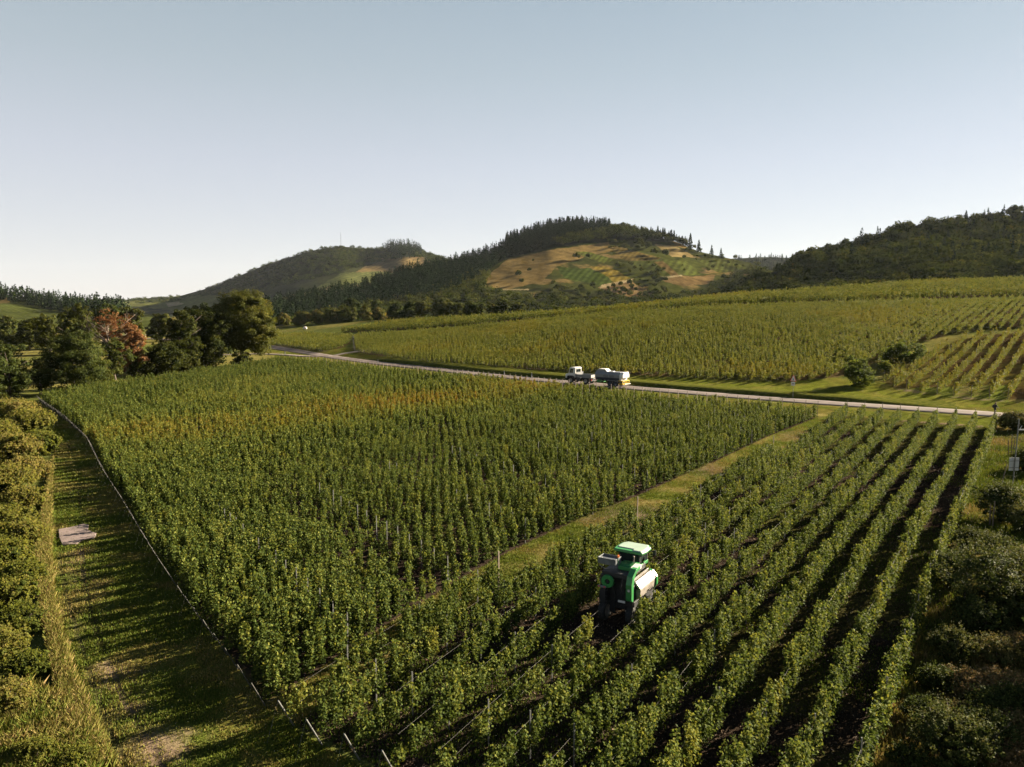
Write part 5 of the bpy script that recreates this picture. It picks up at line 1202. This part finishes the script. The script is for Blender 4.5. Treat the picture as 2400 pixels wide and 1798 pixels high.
wsn = MB().add([(-0.86, 1.70, 2.58), (0.86, 1.70, 2.58), (0.86, 1.965, 1.78), (-0.86, 1.965, 1.78), (-0.86, 1.72, 2.58), (0.86, 1.72, 2.58), (0.86, 1.99, 1.78), (-0.86, 1.99, 1.78)], [(3, 2, 1, 0), (4, 5, 6, 7), (0, 1, 5, 4), (2, 3, 7, 6), (1, 2, 6, 5), (3, 0, 4, 7)]); wsn.build('windscreen', GLASS, cabo)
MB().box((0, 0.545, 2.18), (1.45, 0.012, 0.52)).build('rear_window', GLASS, cabo)
MB().prism([(2.615, 0.95), (2.64, 0.95), (2.64, 1.4), (2.615, 1.4)], -0.6, 0.6, 'x').build('grille', BLACK, cabo)
rb = MB(); rb.tube([(-0.8, 0.4, 1.2), (-0.8, 0.4, 2.7), (0.8, 0.4, 2.7), (0.8, 0.4, 1.2)], [0.035] * 4, 7); rb.build('roll_bar', BLACK, tk)
bed = empty('dropside_bed', (0, 0, 0)); bed.parent = tk
MB().box((0, -1.22, 1.10), (2.14, 2.96, 0.10)).build('bed_floor', GREY, bed, 0.01)
for s_ in (-1, 1):
    sd_ = MB().box((s_ * 1.06, -1.22, 1.38), (0.05, 2.96, 0.46))
    for y_ in (-2.5, -1.86, -1.22, -0.58, 0.1): sd_.box((s_ * 1.09, y_, 1.38), (0.03, 0.06, 0.46))
    sd_.build('drop_side', GREY, bed)
tg = MB().box((0, -2.70, 1.38), (2.14, 0.05, 0.46))
for x_ in (-1.0, -0.5, 0, 0.5, 1.0): tg.box((x_, -2.735, 1.38), (0.06, 0.03, 0.46))
tg.build('tailgate', PAINT_W, bed)
MB().box((0, 0.27, 1.55), (2.14, 0.05, 0.8)).build('headboard', GREY, bed)
for s_ in (-1, 1): MB().box((s_ * 0.82, -2.68, 0.74), (0.3, 0.05, 0.14)).build('tail_lamp', REDP, tk)
mf = MB()
for s_ in (-1, 1): mf.box((s_ * 0.88, -2.3, 0.72), (0.4, 0.03, 0.6))
mf.build('mud_flaps', DULL, tk)

rp, rt = on_road(1431, 905); rt = rt * 0.5 + np.array([-0.83, 0.56]) * 0.5; rang = math.atan2(rt[1], rt[0]) - math.pi / 2
tl = empty('tank_trailer', tuple(rp), rang); tag(tl, 'grey and white tank trailer with yellow rear frame, hitched behind the white lorry', 'trailer'); tl.scale = (1.14,) * 3
oct_ = [(-0.98, 1.02), (-1.14, 1.45), (-1.14, 1.95), (-0.78, 2.38), (0.78, 2.38), (1.14, 1.95), (1.14, 1.45), (0.98, 1.02)]
tank = MB().prism(oct_, -2.35, 2.35, 'y').build('tank', GREY, tl, 0.04)
for s_ in (-1, 1):
    MB().prism([(0.995, 1.03), (1.15, 1.45), (1.155, 1.45), (1.01, 1.03)] if s_ > 0 else [(-0.995, 1.03), (-1.01, 1.03), (-1.155, 1.45), (-1.15, 1.45)], -2.3, 2.28, 'y').build('side_band', DBLUE, tank)
    # the two words on the side read only as dark strokes at this distance
    lt = MB(); rl = np.random.default_rng(9); y_ = 0.75 * 1
    for wd in ((1.02, 8), (0.88, 7)):
        n_ = wd[1]; a = wd[0] / n_
        for k_ in range(n_):
            yy0 = y_ - k_ * a * 1.0
            lt.box((s_ * 1.146, yy0, 1.70), (0.012, a * 0.30, 0.30))
            for zz in ((1.84, 1.70), (1.84, 1.57), (1.70, 1.57), (1.57, 1.84), (1.84, 1.72))[int(rl.integers(5))]: lt.box((s_ * 1.146, yy0 - a * 0.3, zz), (0.011, a * 0.42, 0.055))
        y_ -= wd[0] + 0.22
    lt.build('lettering', LETTER, tank)
er = MB().prism([(x * 0.985, z if z > 1.4 else 1.45) for x, z in oct_ if z > 1.4], -3.0, -2.36, 'y'); er.build('rear_hood', PAINT_W, tl, 0.05)
MB().prism([(-1.0, 1.02), (-1.1, 1.44), (1.1, 1.44), (1.0, 1.02)], -2.62, -2.36, 'y').build('rear_panel', PAINT_W, tl, 0.02)
hm = MB().prism([(-0.9, 2.37), (-0.55, 2.74), (0.85, 2.74), (1.25, 2.37)], -0.7, 0.7, 'x'); hm.v = [(x, y + 1.15, z) for x, y, z in hm.v]; hm.build('hatch_dome', GREY, tl, 0.03)
MB().box((0, 1.30, 2.76), (1.3, 1.2, 0.05)).build('hatch_lid', PAINT_W, tl, 0.01)
MB().box((0, -0.35, 2.42), (0.6, 0.8, 0.08)).build('top_hatch', PAINT_W, tl, 0.01)
cs = MB(); cs.box((0, -0.1, 0.86), (0.9, 5.0, 0.2)); cs.box((0, -0.55, 0.55), (1.7, 0.14, 0.14)); cs.box((0, -1.6, 0.55), (1.7, 0.14, 0.14)); cs.tube([(-0.4, 2.4, 0.86), (0, 3.5, 0.75)], [0.06] * 2, 6); cs.tube([(0.4, 2.4, 0.86), (0, 3.5, 0.75)], [0.06] * 2, 6); cs.build('chassis', BLACK, tl, 0.01)
MB().box((0, 1.75, 0.74), (1.5, 0.9, 0.42)).build('tool_box', PAINT_G, tl, 0.02)
for x_ in (-0.92, 0.92):
    wheel(tl, (x_, -0.55, 0.5), 0.5, 0.36, DBLUE); wheel(tl, (x_, -1.6, 0.5), 0.5, 0.36, DBLUE)
    MB().prism([(-2.2, 0.9), (-2.2, 0.98), (0.05, 0.98), (0.05, 0.9)], x_ - 0.22, x_ + 0.22, 'x').build('mudguard', GREY, tl)
yf = MB(); yf.box((0, -2.95, 1.0), (2.2, 0.1, 0.1)); yf.box((0, -2.95, 0.5), (2.2, 0.1, 0.12))
for x_ in (-1.05, -0.3, 0.3, 1.05): yf.box((x_, -2.95, 0.75), (0.1, 0.1, 0.5))
for x_ in (-1.05, 1.05): yf.box((x_, -2.55, 1.0), (0.1, 0.8, 0.1)); yf.box((x_, -2.55, 0.5), (0.1, 0.8, 0.1))
yf.build('rear_frame', YELLOW, tl)
MB().box((0.5, -3.03, 0.42), (1.9, 0.05, 0.12)).build('tail_bar', PAINT_W, tl)

# ------------------------------------------------------------------ signs, posts, stakes
p = at(1858, 934); sg = empty('road_sign', tuple(p), math.radians(-62)); tag(sg, 'triangular warning sign with a white plate below it on the verge', 'road sign')
MB().cyl((0, 0, -0.3), (0, 0, 3.95), 0.034, n=10).build('pole', M['steel'], sg)
def tri(r, y0, y1): return MB().prism([(-r * 0.866, 3.25 - r * 0.5), (r * 0.866, 3.25 - r * 0.5), (0, 3.25 + r)], y0, y1, 'y')
to = tri(0.72, -0.062, -0.045).build('warning_triangle', REDP, sg)
tri(0.54, -0.068, -0.0625).build('triangle_face', PAINT_W, to)
MB().box((0, -0.07, 3.17), (0.16, 0.004, 0.30)).box((0, -0.07, 3.36), (0.10, 0.004, 0.08)).build('symbol', LETTER, to)
pl_ = MB().box((0, -0.055, 2.48), (0.80, 0.016, 0.62)).build('lower_plate', PAINT_W, sg)
MB().box((0, -0.066, 2.5), (0.42, 0.004, 0.12)).box((0, -0.066, 2.34), (0.3, 0.004, 0.06)).build('marking', LETTER, pl_)
p = at(2373, 1140); dd_ = p[1]; Hh = (1140 - 978) / ppm(dd_)
bp_ = empty('sign_board', tuple(p), math.radians(8)); tag(bp_, 'tall grey post with a blank grey board seen from behind at the right edge', 'sign')
MB().cyl((0, 0, -0.3), (0.28, 0.1, Hh), 0.055, 0.05, 12).build('pole', M['steel'], bp_)
zb = (1140 - 1088) / ppm(dd_) * 1.02
MB().box((0.10, 0.12, zb), (0.98, 0.03, 1.18)).build('board', plain('board_back', (0.34, 0.35, 0.36), 0.6, 0.2, 0.05, 2), bp_, 0.01)
MB().box((0.10, 0.085, zb + 0.3), (0.9, 0.04, 0.05)).box((0.10, 0.085, zb - 0.3), (0.9, 0.04, 0.05)).build('clamp', M['steel'], bp_)
MB().box((0.55, 0.1, Hh * 0.84), (0.62, 0.05, 0.10)).box((0.52, 0.1, Hh * 0.84 + 0.2), (0.03, 0.03, 0.4), ry=0.6).build('side_arm', PAINT_W, bp_)
for i, (u, v, L, a, lab) in enumerate([(2374, 1078, 2.5, 0.06, 'weathered wooden stake right of two others beside the grey post'), (2370, 1072, 2.4, -0.05, 'weathered wooden stake in the middle beside the grey post'), (2364, 1070, 1.8, -0.12, 'shorter wooden stake left of the grey post'), (2347, 1138, 1.9, 0.35, 'leaning stake behind the tree-like bush'), (2326, 1238, 2.0, 0.05, 'thick weathered stake left of the tree-like bush'), (2320, 1232, 1.6, -0.04, 'thinner weathered stake left of the tree-like bush'), (2284, 1432, 1.4, 0.0, 'grey stake at the foot of the largest dark bush'), (2258, 1432, 1.2, 0.03, 'pale stake on the left side of the largest dark bush')]):
    p = at(u, v); mb = MB().tube([(0, 0, -0.2), (a * 0.5, 0.02, L * 0.5), (a * 1.1, 0, L)], [0.055, 0.05, 0.035], 7)
    o = mb.build('wooden_stake', M['wood'], loc=tuple(p)); tag(o, lab, 'stake')
for u, v, hh, lab in [(886, 853, 1.1, 'white marker post on the verge near the road junction'), (1246, 886, 1.1, 'white marker post on the verge left of the lorry'), (1182, 880, 1.0, 'white marker post on the verge, farther left of the lorry'), (668, 832, 1.3, 'white marker post beside the side road near the oak'), (616, 829, 0.9, 'small white marker post beside the oak trunk'), (341, 790, 1.4, 'white marker post by the far road bend')]:
    p = at(u, v); o = empty('marker_post', tuple(p)); tag(o, lab, 'marker post')
    MB().prism([(-0.09, -0.06), (0.09, -0.06), (0.06, 0.07), (-0.06, 0.07)], -0.1, hh, 'z').build('post', PAINT_W, o)
    MB().box((0, 0, hh * 0.78), (0.195, 0.16, hh * 0.16)).build('band', BLACK, o)
p = at(715, 772); st_ = MB().lathe([(0.001, 0), (1.0, 0.1), (1.15, 0.6), (0.8, 1.25), (0.001, 1.5)], axis='z', n=9); st_.v = [(x * (1 + 0.15 * math.sin(5 * y)), y * 0.8, z) for x, y, z in st_.v]
tag(st_.build('white_stone', plain('pale_stone', (0.6, 0.5, 0.45), 0.8), loc=tuple(p)), 'pale boulder showing in front of the far hedge', 'boulder')
# concrete slab on the grass track
cp = np.array([at(u, v) for u, v in [(137, 1243), (165, 1238), (196, 1230), (208, 1232), (206, 1245), (226, 1252), (222, 1262), (190, 1268), (180, 1277), (146, 1279), (139, 1262)]]); c0 = cp.mean(0)
tag(MB().prism([(a - c0[0], b - c0[1]) for a, b, _ in cp], -0.15, 0.09, 'z').build('concrete_slab', plain('worn_concrete', (0.14, 0.102, 0.095), 0.9, 0, 0.14, 1.2), bevel=0.02, loc=tuple(c0)), 'pinkish worn concrete slab set in the grass track', 'slab')

# ------------------------------------------------------------------ the walker on the road
def walker(u, v, ang):
    p = at(u, v); p[2] += 0.12
    V = [(0, 0, 0.95), (0, 0.01, 1.15), (0, 0.02, 1.36), (0, 0.03, 1.50), (0, 0.055, 1.60), (0, 0.065, 1.72),
         (-0.10, 0, 0.90), (-0.11, 0.14, 0.50), (-0.11, 0.02, 0.09), (-0.12, 0.18, 0.04), (0.10, 0, 0.90), (0.11, -0.02, 0.49), (0.11, -0.26, 0.12), (0.12, -0.14, 0.04),
         (-0.20, 0.02, 1.42), (-0.25, -0.10, 1.15), (-0.25, 0.06, 0.92), (-0.25, 0.12, 0.83), (0.20, 0.02, 1.42), (0.26, 0.10, 1.16), (0.27, 0.34, 1.02), (0.27, 0.42, 0.96)]
    E = [(0, 1), (1, 2), (2, 3), (3, 4), (4, 5), (0, 6), (6, 7), (7, 8), (8, 9), (0, 10), (10, 11), (11, 12), (12, 13), (2, 14), (14, 15), (15, 16), (16, 17), (2, 18), (18, 19), (19, 20), (20, 21)]
    Rd = [0.15, 0.14, 0.155, 0.06, 0.10, 0.085, 0.10, 0.07, 0.05, 0.04, 0.10, 0.07, 0.05, 0.04, 0.075, 0.055, 0.042, 0.04, 0.075, 0.055, 0.042, 0.04]
    me = bpy.data.meshes.new('person'); me.from_pydata(V, E, []); me.update()
    tmp = bpy.data.objects.new('person_shape', me); COL.objects.link(tmp)
    tmp.modifiers.new('skin', 'SKIN'); sv = me.skin_vertices[0].data
    for i, r in enumerate(Rd): sv[i].radius = (r, r * (0.8 if i < 3 else 1.0))
    sv[0].use_root = True
    ss = tmp.modifiers.new('sub', 'SUBSURF'); ss.levels = 2; ss.render_levels = 2
    dg = bpy.context.evaluated_depsgraph_get(); bm2 = bpy.data.meshes.new_from_object(tmp.evaluated_get(dg)); bpy.data.objects.remove(tmp)
    skin = plain('skin', (0.36, 0.20, 0.14), 0.6); cloth = plain('black_clothing', (0.018, 0.018, 0.022), 0.9); boots = plain('boots', (0.03, 0.025, 0.02), 0.8)
    bm2.materials.clear(); [bm2.materials.append(m) for m in (cloth, skin, boots)]
    for f in bm2.polygons:
        c = f.center
        f.material_index = 1 if (c.z > 1.50 or (c.y > 0.30 and c.z > 0.8) or (c.x < -0.2 and c.z < 0.90 and c.z > 0.7)) else (2 if c.z < 0.12 else 0)
        f.use_smooth = True
    body = link('person', bm2, None, tuple(p), ang)
    tag(body, 'person in black clothes with a rucksack walking on the road', 'person')
    hr = MB().lathe([(0.001, 1.80), (0.07, 1.79), (0.108, 1.73), (0.112, 1.66), (0.098, 1.62)], c=(0, 0.05, 0), axis='z', n=14)
    hr.v = [(x, y - (0.02 if z < 1.7 else 0), z) for x, y, z in hr.v]
    hr.build('hair', plain('brown_hair', (0.10, 0.04, 0.025), 0.8), body, smooth=True)
    fc = MB()
    for s_ in (-1, 1): fc.box((s_ * 0.034, 0.150, 1.675), (0.022, 0.01, 0.010)); fc.box((s_ * 0.098, 0.06, 1.655), (0.014, 0.03, 0.05))
    fc.box((0, 0.158, 1.645), (0.02, 0.024, 0.035)); fc.box((0, 0.148, 1.61), (0.045, 0.01, 0.012)); fc.build('face', skin, body)
    # the hand swung forward
    hd_ = MB()
    for k_, L in enumerate((0.065, 0.075, 0.08, 0.07)):
        x0 = 0.245 + 0.016 * k_; hd_.tube([(x0, 0.44, 0.95), (x0, 0.44 + L * 0.5, 0.925), (x0, 0.44 + L * 0.7, 0.89)], [0.009, 0.008, 0.006], 5)
    hd_.tube([(0.235, 0.41, 0.95), (0.215, 0.44, 0.935), (0.21, 0.465, 0.92)], [0.011, 0.009, 0.007], 5); hd_.build('fingers', skin, body)
    rs = MB().prism([(-0.14, 1.02), (-0.34, 1.02), (-0.38, 1.2), (-0.32, 1.46), (-0.16, 1.50)], -0.16, 0.16, 'x')
    o = rs.build('rucksack', plain('dark_rucksack', (0.022, 0.022, 0.028), 0.85), None, 0.04, loc=tuple(p), rz=ang)
    st2 = MB()
    for s_ in (-1, 1): st2.tube([(s_ * 0.12, -0.16, 1.48), (s_ * 0.12, 0.02, 1.535), (s_ * 0.12, 0.165, 1.36), (s_ * 0.13, 0.05, 1.1), (s_ * 0.13, -0.16, 1.06)], [0.02] * 5, 5)
    st2.build('strap', BLACK, o)
    tag(o, 'dark rucksack on the back of the walker on the road', 'rucksack')
walker(2331, 974, math.radians(-75))

# ------------------------------------------------------------------ the air
hz = MB().box((0, 1500, 160), (9000, 9000, 380)); ho = hz.build('haze', None)
hm_ = bpy.data.materials.new('air'); hm_.use_nodes = True; hn = hm_.node_tree
hn.nodes.clear(); hout = hn.nodes.new('ShaderNodeOutputMaterial'); hv = hn.nodes.new('ShaderNodeVolumePrincipled')
hv.inputs['Color'].default_value = (0.80, 0.88, 1.0, 1); hv.inputs['Density'].default_value = 0.000011; hv.inputs['Anisotropy'].default_value = 0.2
hn.links.new(hv.outputs[0], hout.inputs['Volume']); ho.data.materials.append(hm_)
tag(ho, 'thin blue haze over the whole valley', 'haze', kind='stuff')
